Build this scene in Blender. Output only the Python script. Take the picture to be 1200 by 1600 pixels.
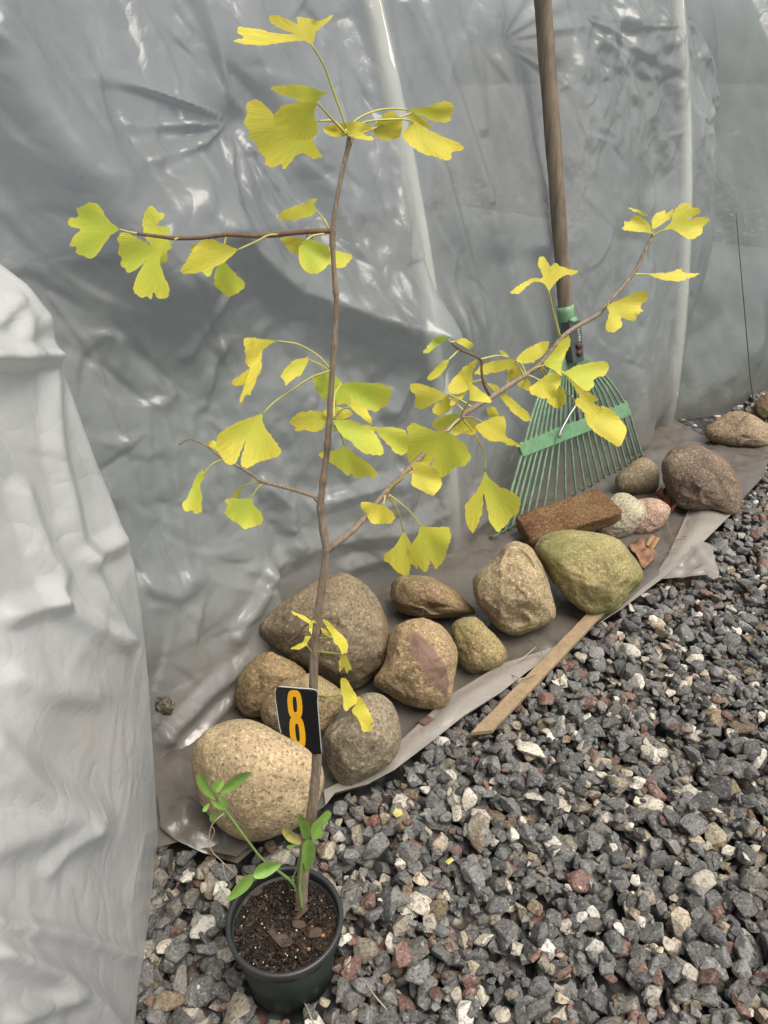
import bpy, bmesh, math, random
import numpy as np
from mathutils import Vector, geometry
for o in list(bpy.data.objects): bpy.data.objects.remove(o)
scene = bpy.context.scene
C = scene.collection
R = math.radians
# ---------------------------------------------------------------- camera, sky, sun, exposure
S = 0.72                       # metres per layout unit (the layout unit: a 16.5 cm pot; the real pot is about 12 cm)
H, F, PITCH = 1.2, 1200.0, R(30)   # camera height (layout units), focal length in photo pixels, downward pitch
cam = bpy.data.cameras.new('camera'); camo = bpy.data.objects.new('camera', cam); C.objects.link(camo)
camo.location = (0, 0, H*S); camo.rotation_euler = (R(90)-PITCH, 0, 0)
cam.sensor_fit = 'VERTICAL'; cam.sensor_height = 36; cam.lens = 36*F/1600
cam.clip_start = 0.02; cam.clip_end = 400
scene.camera = camo
SUN_EL, SUN_AZ = R(66), R(125)      # azimuth measured from +Y (view direction) clockwise
w = bpy.data.worlds.new('World'); scene.world = w; w.use_nodes = True
nt = w.node_tree; bg = nt.nodes['Background']
sky = nt.nodes.new('ShaderNodeTexSky'); sky.sky_type = 'NISHITA'; sky.sun_disc = False
sky.sun_elevation = SUN_EL; sky.sun_rotation = SUN_AZ
sky.air_density = 0.9; sky.dust_density = 4.0; sky.ozone_density = 0.6
grey = nt.nodes.new('ShaderNodeHueSaturation'); grey.inputs['Saturation'].default_value = .35      # overcast: the whole sky is greyed evenly
nt.links.new(sky.outputs[0], grey.inputs['Color']); nt.links.new(grey.outputs[0], bg.inputs[0]); bg.inputs[1].default_value = 0.088
sun = bpy.data.lights.new('sun', 'SUN'); sun.energy = 1.5; sun.angle = R(40); sun.color = (1, 0.92, 0.80)
suno = bpy.data.objects.new('sun', sun); C.objects.link(suno)
sd = Vector((math.sin(SUN_AZ)*math.cos(SUN_EL), math.cos(SUN_AZ)*math.cos(SUN_EL), math.sin(SUN_EL)))
suno.rotation_euler = sd.to_track_quat('Z', 'Y').to_euler(); suno.location = sd*20
scene.view_settings.view_transform = 'Standard'; scene.view_settings.look = 'None'
scene.cycles.max_bounces = 6; scene.cycles.diffuse_bounces = 3; scene.cycles.glossy_bounces = 2; scene.cycles.transmission_bounces = 3; scene.cycles.transparent_max_bounces = 6
scene.cycles.caustics_reflective = False; scene.cycles.caustics_refractive = False
scene.view_settings.exposure = 1.1; scene.view_settings.gamma = 1.0
rng = np.random.default_rng(11); random.seed(11)

# ---------------------------------------------------------------- projection helpers (layout units)
CAM = np.array([0, 0, H]); cp, sp = math.cos(PITCH), math.sin(PITCH)
def rays(px, py):
    u = (np.asarray(px, float)-600)/F; v = (800-np.asarray(py, float))/F
    return np.stack([u, cp+v*sp, -sp+v*cp], -1)
def ground(px, py, z=0.0):
    d = rays(px, py); return CAM+((z-H)/d[..., 2])[..., None]*d
def onplane(px, py, p0, nrm):
    d = rays(px, py); k = ((np.asarray(p0)-CAM)@nrm)/(d@nrm); return CAM+np.asarray(k)[..., None]*d
def proj(P):
    v = P-CAM; dep = v[..., 1]*cp-v[..., 2]*sp; up = v[..., 1]*sp+v[..., 2]*cp
    dep = np.maximum(dep, 1e-3); return 600+F*v[..., 0]/dep, 800-F*up/dep
Q = math.sqrt(.5)
def sn(s, n, z): s, n, z = np.broadcast_arrays(s, n, z); return np.stack([(s+n)*Q, (s-n)*Q, z], -1)  # wall frame: s along it, n towards the yard
TILES = {1: (80, 0, 2), 2: (600, 0, 2), 3: (250, 480, 2.4), 4: (560, 460, 2.4), 5: (280, 860, 2.4), 6: (700, 660, 2.4),
         7: (180, 1150, 2.4), 8: (960, 640, 5), 9: (400, 1040, 7.5), 10: (870, 470, 14.55), 0: (0, 0, 1)}
def px(t, pts):
    ox, oy, sc = TILES[t]; return np.array([(ox+a/sc, oy+b/sc) for a, b in pts], float)

# ---------------------------------------------------------------- numpy noise
def hsh(ix, iy, iz, seed):
    h = (ix*374761393+iy*668265263+iz*2147483647+seed*974634777) & 0xffffffff
    h = ((h ^ (h >> 13))*1274126177) & 0xffffffff
    h = ((h ^ (h >> 16))*2246822519) & 0xffffffff
    return ((h ^ (h >> 15)) & 0xffff)/65535.0
def vnoise(P, seed=0):
    P = np.asarray(P, float); i = np.floor(P).astype(np.int64); f = P-i; f = f*f*f*(f*(f*6-15)+10)
    out = 0
    for a in (0, 1):
        for b in (0, 1):
            for c in (0, 1):
                wgt = (f[..., 0] if a else 1-f[..., 0])*(f[..., 1] if b else 1-f[..., 1])*(f[..., 2] if c else 1-f[..., 2])
                out = out+wgt*hsh(i[..., 0]+a, i[..., 1]+b, i[..., 2]+c, seed)
    return out*2-1
def fbm(P, oct=4, seed=0, gain=.5):
    a, o = 1.0, 0
    for k in range(oct): o = o+a*vnoise(P*2.03**k+k*7.3, seed+k); a *= gain
    return o
def billow(P, oct=4, seed=0, gain=.5):
    a, o = 1.0, 0
    for k in range(oct):
        t = .7*k; q = P.copy(); q[..., 0], q[..., 1] = P[..., 0]*math.cos(t)-P[..., 1]*math.sin(t), P[..., 0]*math.sin(t)+P[..., 1]*math.cos(t)
        o = o+a*np.abs(vnoise(q*1.97**k+k*3.7, seed+k)); a *= gain
    return o
def facet(P, seed=0):
    """piecewise-linear noise on a warped triangle lattice: flat facets with straight creases"""
    x = P[..., 0]+.30*vnoise(P*.9+4.2, seed+90); y = P[..., 1]+.30*vnoise(P*.9+9.1, seed+91)
    sk = (x+y)*.3660254; i = np.floor(x+sk); j = np.floor(y+sk); u = x+sk-i; v = y+sk-j; i = i.astype(np.int64); j = j.astype(np.int64); k0 = i*0
    h00, h11 = hsh(i, j, k0, seed), hsh(i+1, j+1, k0, seed); h10, h01 = hsh(i+1, j, k0, seed), hsh(i, j+1, k0, seed)
    return np.where(u >= v, h00+(h10-h00)*u+(h11-h10)*v, h00+(h11-h01)*u+(h01-h00)*v)*2-1
def crumple(P, oct=3, seed=0, gain=.5):
    a, o = 1.0, 0
    for k in range(oct):
        t = .9*k+.4; q = P.copy(); q[..., 0], q[..., 1] = P[..., 0]*math.cos(t)-P[..., 1]*math.sin(t), P[..., 0]*math.sin(t)+P[..., 1]*math.cos(t)
        o = o+a*facet(q*2.1**k+k*3.7, seed+k); a *= gain
    return o
def sstep(a, b, x): t = np.clip((x-a)/(b-a), 0, 1); return t*t*(3-2*t)
def polydist(X, Y, pts):
    best = np.full(X.shape, 1e9); tb = np.zeros(X.shape)
    L = np.r_[0, np.cumsum(np.hypot(*np.diff(np.array(pts, float), axis=0).T))]
    for k in range(len(pts)-1):
        (x0, y0), (x1, y1) = pts[k], pts[k+1]; dx, dy = x1-x0, y1-y0
        t = np.clip(((X-x0)*dx+(Y-y0)*dy)/(dx*dx+dy*dy), 0, 1); d = np.hypot(X-x0-t*dx, Y-y0-t*dy)
        m = d < best; best[m] = d[m]; tb[m] = ((L[k]+t*(L[k+1]-L[k]))/L[-1])[m]
    return best, tb
def chaikin(p, n=1, closed=True):
    for _ in range(n):
        q = np.roll(p, -1, 0) if closed else p[1:]
        a = p if closed else p[:-1]
        r = np.empty((len(a)*2, p.shape[1])); r[0::2] = .75*a+.25*q; r[1::2] = .25*a+.75*q
        p = r if closed else np.vstack([p[:1], r, p[-1:]])
    return p
def spline(p, n):
    p = np.asarray(p, float)
    if len(p) == 2: t = np.linspace(0, 1, n)[:, None]; return p[0]*(1-t)+p[1]*t
    e = np.vstack([2*p[0]-p[1], p, 2*p[-1]-p[-2]]); out = []
    for t in np.linspace(0, len(p)-1-1e-6, n):
        i = int(t); u = t-i; a, b, c, d = e[i:i+4]
        out.append(.5*((2*b)+(c-a)*u+(2*a-5*b+4*c-d)*u*u+(3*b-a-3*c+d)*u**3))
    return np.array(out)

# ---------------------------------------------------------------- object helpers
def tag(o, label=None, cat=None, group=None, kind=None):
    if label: o['label'] = label
    if cat: o['category'] = cat
    if group: o['group'] = group
    if kind: o['kind'] = kind
    return o
def empty(name, base, label, cat, group=None):
    o = bpy.data.objects.new(name, None); C.objects.link(o); o.location = np.asarray(base)*S; o.empty_display_size = .03
    return tag(o, label, cat, group)
def wloc(o):
    l = np.array(o.location)
    while o.parent: o = o.parent; l = l+np.array(o.location)
    return l
def mk(name, v, f, mat, parent=None, smooth=True, base=None, col=None, uv=None):
    """verts in layout units, world frame -> ONE mesh object in metres"""
    v = np.asarray(v, float)*S
    off = wloc(parent) if parent else (np.asarray(base, float)*S if base is not None else np.zeros(3))
    me = bpy.data.meshes.new(name)
    v = v-off
    if isinstance(f, np.ndarray):
        n, k = f.shape
        me.vertices.add(len(v)); me.vertices.foreach_set('co', v.ravel())
        me.loops.add(n*k); me.loops.foreach_set('vertex_index', f.ravel().astype(np.int32))
        me.polygons.add(n); me.polygons.foreach_set('loop_start', np.arange(0, n*k, k, dtype=np.int32))
        me.update(calc_edges=True); me.validate()
    else:
        me.from_pydata(v.tolist(), [], [tuple(map(int, q)) for q in f]); me.update()
    me.polygons.foreach_set('use_smooth', [bool(smooth)]*len(me.polygons))
    if col is not None:
        a = me.color_attributes.new('col', 'FLOAT_COLOR', 'POINT'); c = np.ones((len(v), 4)); c[:, :3] = col; a.data.foreach_set('color', c.ravel())
    if uv is not None:
        a = me.attributes.new('leafuv', 'FLOAT_VECTOR', 'POINT'); c = np.zeros((len(v), 3)); c[:, :2] = uv; a.data.foreach_set('vector', c.ravel())
    me.materials.append(mat)
    o = bpy.data.objects.new(name, me); C.objects.link(o)
    if parent: o.parent = parent
    else: o.location = off
    return o
def gridfaces(nu, nv, keep=None):
    i = np.arange(nu*nv).reshape(nu, nv)
    q = np.stack([i[:-1, :-1], i[1:, :-1], i[1:, 1:], i[:-1, 1:]], -1).reshape(-1, 4)
    if keep is not None: k = keep.ravel(); q = q[k[q].all(1)]
    return q
def compact(v, f, *extra):
    u = np.unique(f); m = np.full(len(v), -1); m[u] = np.arange(len(u))
    return (v[u], m[f])+tuple(e[u] for e in extra)
def tube(path, rad, n=8, cap=True):
    path = np.asarray(path, float); rad = np.broadcast_to(rad, (len(path),)); t = np.gradient(path, axis=0)
    t /= np.linalg.norm(t, axis=1)[:, None]+1e-12
    a = np.array([0, 0, 1.]) if abs(t[0][2]) < .8 else np.array([1., 0, 0]); V = []
    b = np.cross(t[0], a); b /= np.linalg.norm(b)
    th = np.arange(n)*2*math.pi/n
    for k in range(len(path)):
        b = b-t[k]*(b@t[k]); b /= np.linalg.norm(b); c = np.cross(t[k], b)
        V.append(path[k]+rad[k]*(np.cos(th)[:, None]*b+np.sin(th)[:, None]*c))
    V = np.vstack(V); Fc = []
    for k in range(len(path)-1):
        for j in range(n): Fc.append((k*n+j, k*n+(j+1) % n, (k+1)*n+(j+1) % n, (k+1)*n+j))
    if cap: Fc += [tuple(range(n))[::-1], tuple((len(path)-1)*n+j for j in range(n))]
    return V, Fc
def join(parts):
    V, Fc, o = [], [], 0
    for v, f in parts:
        V.append(np.asarray(v)); Fc += [tuple(int(i)+o for i in q) for q in f]; o += len(v)
    return np.vstack(V), Fc
def boxm(c, ax, ay, az):
    """box from centre and half-axis vectors"""
    c, ax, ay, az = (np.asarray(q, float) for q in (c, ax, ay, az))
    V = [c+a*ax+b*ay+d*az for d in (-1, 1) for b in (-1, 1) for a in (-1, 1)]
    return np.array(V), [(0, 2, 3, 1), (4, 5, 7, 6), (0, 1, 5, 4), (2, 6, 7, 3), (0, 4, 6, 2), (1, 3, 7, 5)]
def bevel(o, wdt, seg=2):
    m = o.modifiers.new('bevel', 'BEVEL'); m.width = wdt*S; m.segments = seg; m.limit_method = 'ANGLE'; return o
def cdt(poly, step, flip=True):
    """fill a pixel polygon with a fine triangulation"""
    poly = np.asarray(poly, float); n = len(poly); pts = [Vector(p) for p in poly]
    x0, y0 = poly.min(0); x1, y1 = poly.max(0)
    gx, gy = np.meshgrid(np.arange(x0+step/2, x1, step), np.arange(y0+step/2, y1, step)); gx = gx+(np.arange(gx.shape[0]) % 2)[:, None]*step/2
    g = np.stack([gx.ravel(), gy.ravel()], 1)
    if len(g):
        d, _ = polydist(g[:, 0], g[:, 1], np.vstack([poly, poly[:1]])); g = g[d > step*.4]
        pts += [Vector(p) for p in g]
    r = geometry.delaunay_2d_cdt(pts, [], [list(range(n))], 1, 1e-5)
    return np.array([tuple(v) for v in r[0]]), [tuple(q)[::-1] if flip else tuple(q) for q in r[2]]

# ---------------------------------------------------------------- materials
class NT:
    def __init__(s, name):
        s.m = bpy.data.materials.new(name); s.m.use_nodes = True; s.t = s.m.node_tree
        s.b = s.t.nodes['Principled BSDF']; s.out = s.t.nodes['Material Output']
    def n(s, typ, **kw):
        q = s.t.nodes.new('ShaderNode'+typ)
        for k, v in kw.items():
            if hasattr(q, k): setattr(q, k, v)
            else: s.set(q.inputs[k.replace('_', ' ')], v)
        return q
    def set(s, inp, v):
        if isinstance(v, bpy.types.NodeSocket): s.t.links.new(v, inp)
        elif isinstance(v, tuple) and len(v) == 3 and inp.type == 'RGBA': inp.default_value = (*v, 1)
        else: inp.default_value = v
    def P(s, **kw):
        for k, v in kw.items(): s.set(s.b.inputs[k.replace('_', ' ')], v)
    def obj(s): return s.n('TexCoord').outputs['Object']
    def noise(s, scale, detail=4, rough=.55, vec=None, dist=0):
        q = s.n('TexNoise', Scale=scale, Detail=detail, Roughness=rough, Distortion=dist)
        s.set(q.inputs['Vector'], vec if vec is not None else s.obj()); return q.outputs[0]
    def ramp(s, fac, stops, interp='LINEAR'):
        q = s.n('ValToRGB'); q.color_ramp.interpolation = interp; e = q.color_ramp.elements
        while len(e) < len(stops): e.new(.5)
        for k, (p, c) in enumerate(stops): e[k].position = p; e[k].color = (*c, 1) if isinstance(c, tuple) else (c, c, c, 1)
        s.set(q.inputs[0], fac); return q.outputs[0]
    def mix(s, a, b, fac, mode='MIX'):
        q = s.n('Mix', data_type='RGBA', blend_type=mode); s.set(q.inputs[0], fac); s.set(q.inputs[6], a); s.set(q.inputs[7], b); return q.outputs[2]
    def math(s, op, a, b=0.0, clamp=False):
        q = s.n('Math', operation=op, use_clamp=clamp); s.set(q.inputs[0], a); s.set(q.inputs[1], b); return q.outputs[0]
    def bump(s, h, strength=.5, dist=.002, prev=None):
        q = s.n('Bump', Strength=strength, Distance=dist, Height=h)
        if prev is not None: s.set(q.inputs['Normal'], prev)
        return q.outputs[0]

def film_mat(name, base, dirt, trans, rough, dirty=.62, ior=1.75, translu=.25):
    m = NT(name); o = m.obj(); n1 = m.noise(6, 4, .6, o, .4)
    c = m.mix(base, tuple(x*.72 for x in base), m.ramp(n1, [(.38, 0.), (.66, 1.)]))
    k = m.math('MULTIPLY', m.ramp(m.noise(420, 1, .5, o), [(.66, 0.), (.72, 1.)]), m.ramp(m.noise(9, 2, .5, o), [(.58, 0.), (.68, 1.)]))   # rusty dust in patches
    c = m.mix(c, (.23, .11, .05), m.math('MULTIPLY', k, .7))
    sep = m.n('SeparateXYZ', Vector=m.n('NewGeometry').outputs['Position'])      # soil splashed up the foot of the sheet
    low = m.math('MULTIPLY', m.ramp(m.math('ADD', sep.outputs[2], m.math('MULTIPLY', n1, .22)), [(.10, 1.), (.40, 0.)]), dirty)
    c = m.mix(c, dirt, low)
    m.P(Base_Color=c, Roughness=m.math('ADD', m.math('MULTIPLY', n1, .22), rough-.08), IOR=ior)
    cre = m.math('ABSOLUTE', m.math('SUBTRACT', m.noise(11, 2, .5, o, .3), .5)); cre2 = m.math('ABSOLUTE', m.math('SUBTRACT', m.noise(42, 2, .55, o, .3), .5))
    b = m.bump(m.math('POWER', cre, .6), .14, .022); b = m.bump(m.math('POWER', cre2, .6), .16, .005, b)
    m.set(m.b.inputs['Normal'], b)
    tr = m.n('BsdfTranslucent', Color=tuple(min(1, x*1.5) for x in base), Normal=b); t1 = m.n('BsdfTransparent', Color=(.90, .95, .95)); t2 = m.n('BsdfRefraction', Color=(.90, .95, .95), Roughness=.62, IOR=1.22)
    tp = m.n('MixShader', Fac=.36); m.set(tp.inputs[1], t1.outputs[0]); m.set(tp.inputs[2], t2.outputs[0])
    a = m.n('MixShader', Fac=translu); m.set(a.inputs[1], m.b.outputs[0]); m.set(a.inputs[2], tr.outputs[0])
    f2 = m.n('MixShader', Fac=m.math('MULTIPLY', m.math('SUBTRACT', 1.0, low), trans)); m.set(f2.inputs[1], a.outputs[0]); m.set(f2.inputs[2], tp.outputs[0])
    m.t.links.new(f2.outputs[0], m.out.inputs[0]); return m.m
def roof_mat():
    m = NT('roof_plastic'); m.P(Base_Color=(.4, .42, .42), Roughness=.5)
    tr = m.n('BsdfTranslucent', Color=(.55, .58, .58)); a = m.n('MixShader', Fac=.5); m.set(a.inputs[1], m.b.outputs[0]); m.set(a.inputs[2], tr.outputs[0]); m.t.links.new(a.outputs[0], m.out.inputs[0]); return m.m
M = {}
M['film'] = film_mat('plastic_film', (.46, .48, .47), (.19, .158, .128), .58, .23, .75, 2.05)
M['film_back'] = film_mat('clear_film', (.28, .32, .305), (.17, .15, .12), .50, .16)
M['film_white'] = film_mat('white_film', (.66, .665, .65), (.57, .55, .51), .20, .19, .62, 1.9)
M['film_ground'] = film_mat('soiled_film', (.22, .205, .185), (.135, .115, .095), .03, .24, .75)
M['film_hem'] = film_mat('hem_film', (.40, .375, .335), (.31, .275, .23), .03, .26, .55)
M['film_roof'] = roof_mat()

def rock_mat(name, c1, c2, c3=None, speck=None, moss=0.0, scale=7, rough=.75, bumps=.5):
    warm = lambda c_: (c_[0]*1.07, c_[1]*.99, c_[2]*.84)
    c1, c2 = warm(c1), warm(c2); m = NT(name); o = m.obj(); n1 = m.noise(scale, 6, .62, o, .4)
    c = m.mix(tuple(x*.70 for x in c1), tuple(x*1.32 for x in c2), m.ramp(n1, [(.34, 0.), (.66, 1.)]))
    c = m.mix(c, tuple(x*.5 for x in c1), m.ramp(m.noise(scale*3.3, 5, .7, o, .8), [(.54, 0.), (.74, .65)]))
    if c3: c = m.mix(c, c3, m.ramp(m.noise(scale*1.7, 5, .6, m.n('VectorMath', operation='ADD', **{}).outputs[0]), [(.55, 0.), (.7, 1.)]))
    g = m.noise(260, 3, .7, o); c = m.mix(c, (.5, .5, .5), 1.0, 'OVERLAY') if False else m.mix(c, tuple(x*.45 for x in c1), m.ramp(g, [(.36, .9), (.52, 0.)]))
    c = m.mix(c, tuple(min(.7, x*1.7) for x in c2), m.ramp(m.noise(190, 3, .7, o), [(.54, 0.), (.66, .7)]))
    if speck:
        v = m.n('TexVoronoi', Scale=130.0, Vector=o, Randomness=1.0)
        keep = m.ramp(m.n('SeparateColor', Color=v.outputs['Color']).outputs[0], [(.42, 1.), (.5, 0.)])
        c = m.mix(c, speck, m.math('MULTIPLY', m.math('MULTIPLY', m.ramp(v.outputs['Distance'], [(.16, 1.), (.30, 0.)]), keep), m.ramp(n1, [(.3, .35), (.6, .9)])))
    if moss:
        k = m.math('MULTIPLY', m.ramp(m.noise(11, 5, .65, o), [(.52-moss*.2, 0.), (.66, 1.)]), min(1., .35+moss*.6))
        c = m.mix(c, m.mix((.13, .145, .045), (.24, .23, .085), m.noise(60, 4, .6, o)), k)
    m.P(Base_Color=c, Roughness=rough, IOR=1.45); m.b.inputs['Specular IOR Level'].default_value = .3
    b = m.bump(m.noise(22, 6, .65, o), bumps*.9, .009); b = m.bump(m.noise(120, 5, .72, o), min(1, bumps*1.4), .0032, b)
    m.set(m.b.inputs['Normal'], b); return m.m

def plain(name, col, rough=.5, metal=0.0, var=.25, scale=40, bumps=.2, spec=.5):
    m = NT(name); o = m.obj()
    c = m.mix(col, tuple(x*(1-var) for x in col), m.ramp(m.noise(scale, 5, .6, o), [(.35, 0.), (.68, 1.)]))
    m.P(Base_Color=c, Roughness=rough, Metallic=metal); m.b.inputs['Specular IOR Level'].default_value = spec
    m.set(m.b.inputs['Normal'], m.bump(m.noise(scale*4, 4, .6, o), bumps, .001)); return m.m
def grain(name, c1, c2, axis_scale, rough=.75):
    m = NT(name); mp = m.n('Mapping', Vector=m.obj()); mp.inputs['Scale'].default_value = axis_scale
    n1 = m.noise(1.0, 6, .7, mp.outputs[0]); c = m.mix(c1, c2, m.ramp(n1, [(.34, 0.), (.66, 1.)]))
    c = m.mix(c, tuple(x*.35 for x in c1), m.ramp(m.noise(2.7, 4, .7, mp.outputs[0]), [(.60, 0.), (.72, .8)]))
    m.P(Base_Color=c, Roughness=rough); m.set(m.b.inputs['Normal'], m.bump(n1, .6, .002)); return m.m
def leaf_mat():
    m = NT('ginkgo_leaf'); a = m.n('Attribute', attribute_name='col'); u = m.n('Attribute', attribute_name='leafuv')
    mp = m.n('Mapping', Vector=u.outputs['Vector']); mp.inputs['Scale'].default_value = (26, 1.2, 1)
    v = m.noise(3.0, 3, .6, mp.outputs[0]); blot = m.noise(70, 4, .6)
    c = m.mix(a.outputs['Color'], (.50, .52, .08), m.ramp(v, [(.42, 0.), (.66, .6)]))
    c = m.mix(c, (.70, .54, .06), m.ramp(blot, [(.52, 0.), (.72, .35)]))
    m.P(Base_Color=c, Roughness=.48); m.b.inputs['Specular IOR Level'].default_value = .35
    nb = m.bump(v, .6, .0008); m.set(m.b.inputs['Normal'], nb)
    t = m.n('BsdfTranslucent', Color=c, Normal=nb); x = m.n('MixShader', Fac=.42)
    m.set(x.inputs[1], m.b.outputs[0]); m.set(x.inputs[2], t.outputs[0]); m.t.links.new(x.outputs[0], m.out.inputs[0]); return m.m
def colattr(name, rough=.8, speck=.85, bumps=.6, nscale=270):
    m = NT(name); o = m.obj(); a = m.n('Attribute', attribute_name='col').outputs['Color']
    c = m.mix(a, (0.0, 0.0, 0.0), m.ramp(m.noise(nscale, 3, .7, o), [(.36, .72*speck), (.52, 0.)]))
    c = m.mix(c, m.mix(a, (.62, .60, .55), .45), m.ramp(m.noise(nscale*.8, 3, .75, o, .5), [(.56, 0.), (.70, speck)]))
    c = m.mix(c, m.mix(a, (.20, .14, .09), .5), m.ramp(m.noise(30, 3, .6, o), [(.5, 0.), (.75, .35)]))
    m.P(Base_Color=c, Roughness=rough); m.b.inputs['Specular IOR Level'].default_value = .3
    b = m.bump(m.noise(85, 5, .65, o), bumps, .004); b = m.bump(m.noise(420, 3, .7, o), bumps*.8, .0012, b); m.set(m.b.inputs['Normal'], b); return m.m

M['leaf'] = leaf_mat()
M['stalk'] = plain('leaf_stalk', (.50, .47, .12), .5)
M['bark'] = grain('bark', (.33, .255, .18), (.15, .11, .076), (420, 420, 70), .8)
M['twig'] = grain('twig_bark', (.20, .115, .065), (.115, .064, .04), (420, 420, 120), .7)
M['pipe'] = plain('painted_pipe', (.93, .87, .77), .45, scale=12, var=.12)
M['stone'] = colattr('gravel_stone')
M['soil'] = colattr('soil_bits', .85, .35, .7, 500)
M['leafgreen'] = plain('weed_leaf', (.25, .43, .085), .42, scale=60, var=.3)
M['leafpale'] = plain('weed_leaf_fading', (.52, .47, .14), .5, scale=60, var=.3)
M['weedstem'] = plain('weed_stem', (.20, .33, .08), .45)
M['dryroot'] = plain('dry_root', (.42, .34, .24), .8)
M['pot'] = plain('green_pot', (.015, .023, .017), .45, scale=25, var=.5, bumps=.25)
M['potrim'] = plain('pot_rim', (.028, .031, .031), .42, scale=30, var=.3)
M['rakegreen'] = plain('green_enamel', (.19, .37, .20), .5, scale=45, var=.35)
M['rakewire'] = plain('green_wire', (.22, .36, .215), .55, scale=60, var=.4)
M['steel'] = plain('dull_steel', (.30, .31, .31), .4, .8)
M['bracket'] = plain('dark_bracket', (.085, .092, .095), .5, .2, scale=60)
M['rust'] = plain('rusty_bolt', (.11, .05, .03), .8, .2)
M['white'] = plain('white_print', (.75, .75, .72), .6)
M['handle'] = grain('weathered_handle', (.235, .185, .125), (.10, .08, .058), (90, 90, 7), .8)
M['stake'] = grain('stake_wood', (.33, .24, .14), (.22, .155, .09), (60, 60, 90), .8)
M['tagblack'] = plain('tag_black', (.008, .008, .009), .18, var=.2, scale=60, bumps=.15)
M['tagedge'] = plain('tag_edge', (.55, .55, .55), .4)
M['tagyellow'] = plain('tag_yellow', (.85, .42, .008), .4, var=.08)
M['deadleaf'] = plain('dead_leaf', (.30, .155, .085), .7, scale=70, var=.55)
M['redleaf'] = plain('red_leaf', (.27, .075, .03), .6, scale=70, var=.5)
M['chip'] = grain('wood_chip', (.36, .22, .10), (.24, .14, .065), (100, 100, 30))
M['barkchip'] = grain('bark_mulch', (.085, .055, .036), (.045, .03, .02), (90, 90, 40))
M['redstone'] = plain('red_stone', (.14, .075, .06), .8, scale=80, var=.4)
M['brick'] = rock_mat('old_brick', (.125, .074, .044), (.185, .110, .064), speck=(.07, .04, .03), moss=.25, scale=12, bumps=.9, rough=.9)
M['grass'] = plain('grass_blade', (.16, .17, .07), .6)

# ---------------------------------------------------------------- the ground
def ground_mat():
    m = NT('gravel_ground'); o = m.obj(); v = m.n('TexVoronoi', Scale=45.0, Vector=o)
    r = m.n('SeparateColor', Color=v.outputs['Color'])
    c = m.ramp(r.outputs[0], [(0, (.035, .037, .04)), (.5, (.085, .088, .09)), (.72, (.12, .12, .115)), (.80, (.13, .065, .05)), (.86, (.24, .20, .15)), (.93, (.48, .44, .37))], 'CONSTANT')
    c = m.mix(c, (.01, .01, .01), m.ramp(v.outputs['Distance'], [(.35, 0.), (.62, .9)]))
    m.P(Base_Color=c, Roughness=.85); m.set(m.b.inputs['Normal'], m.bump(v.outputs['Distance'], .4, -.01)); return m.m
gv = np.array([(-80, -80, -.05), (80, -80, -.05), (80, 80, -.05), (-80, 80, -.05)], float)
tag(mk('ground', gv, [(0, 1, 2, 3)], ground_mat()), kind='structure')

# ---------------------------------------------------------------- greenhouse: film wall over hoop pipes
def lean(z): z = np.maximum(z, 0); return .10*z+.105*z*z
NW = -1.14
gh = empty('greenhouse', sn(1.6, -1.6, 0), 'hoop greenhouse covered in creased translucent grey plastic film', 'greenhouse')
PIPE2 = lambda z: 2.70+.147*z
PIPES = [[(1.44, z) for z in np.linspace(-.05, 2.3, 14)], [(PIPE2(z), z) for z in np.linspace(-.05, 2.3, 14)], [(.08, z) for z in np.linspace(-.05, 2.3, 14)]]
def ridge(X, Y, pts, wd, amp, kind='g', taper=(1, 1)):
    d, t = polydist(X, Y, pts)
    p = np.exp(-(d/wd)**2) if kind == 'g' else np.clip(1-d/wd, 0, 1) if kind == 't' else np.clip(1-d/wd, 0, 1)**2
    return amp*p*(taper[0]+(taper[1]-taper[0])*t)
def knot(X, Y, kx, ky, r, amp, nfold, a0, a1, seed):
    """creases radiating from a gathered point: triangular folds in angle, fading with distance"""
    dx, dy = X-kx, Y-ky; rr = np.hypot(dx, dy); an = np.arctan2(dy, dx)
    j = vnoise(np.stack([an*2.3, rr*.0015, rr*0], -1), seed)*.9
    ph = (an+.03*np.sin(rr*.03))*nfold/(2*math.pi)+j
    tri = np.abs(ph-np.floor(ph)-.5)*2; tri = sstep(0, 1, tri)*.5+tri*.5; tri = np.where(hsh(np.floor(ph).astype(np.int64), 0, 0, seed) > .25, tri, 1.0)
    mid = (a0+a1)/2; hw = (a1-a0)/2; da = np.abs((an-mid+math.pi) % (2*math.pi)-math.pi)
    win = 1-sstep(hw*.7, hw*1.15, da)
    return amp*(1-tri)*win*np.exp(-(rr/r)**2)*np.clip(rr/85, 0, 1)
def creases(U, V, n, seed, ulim, vlim, ang, spread, ln, wd, amp):
    """many short sharp kinks: steep on one side, easing out on the other"""
    r = np.random.default_rng(seed); out = np.zeros_like(U)
    for _ in range(n):
        u, v = r.uniform(*ulim), r.uniform(*vlim); a = r.normal(ang, spread); L = r.uniform(*ln); w_ = r.uniform(*wd); k = r.uniform(*amp)*r.choice((-1, 1)); cv = r.normal(0, .6)
        m = (np.abs(U-u) < L+.08) & (np.abs(V-v) < L+.08)
        if not m.any(): continue
        du, dv = U[m]-u, V[m]-v; al = du*math.cos(a)+dv*math.sin(a); ac = -du*math.sin(a)+dv*math.cos(a)+cv*al*al/L*.35
        out[m] += k*np.clip(1-np.abs(al)/L, 0, 1)*np.where(ac > 0, np.clip(1-ac/w_, 0, 1), np.clip(1+ac/(w_*4.5), 0, 1)**1.6)
    return out
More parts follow.
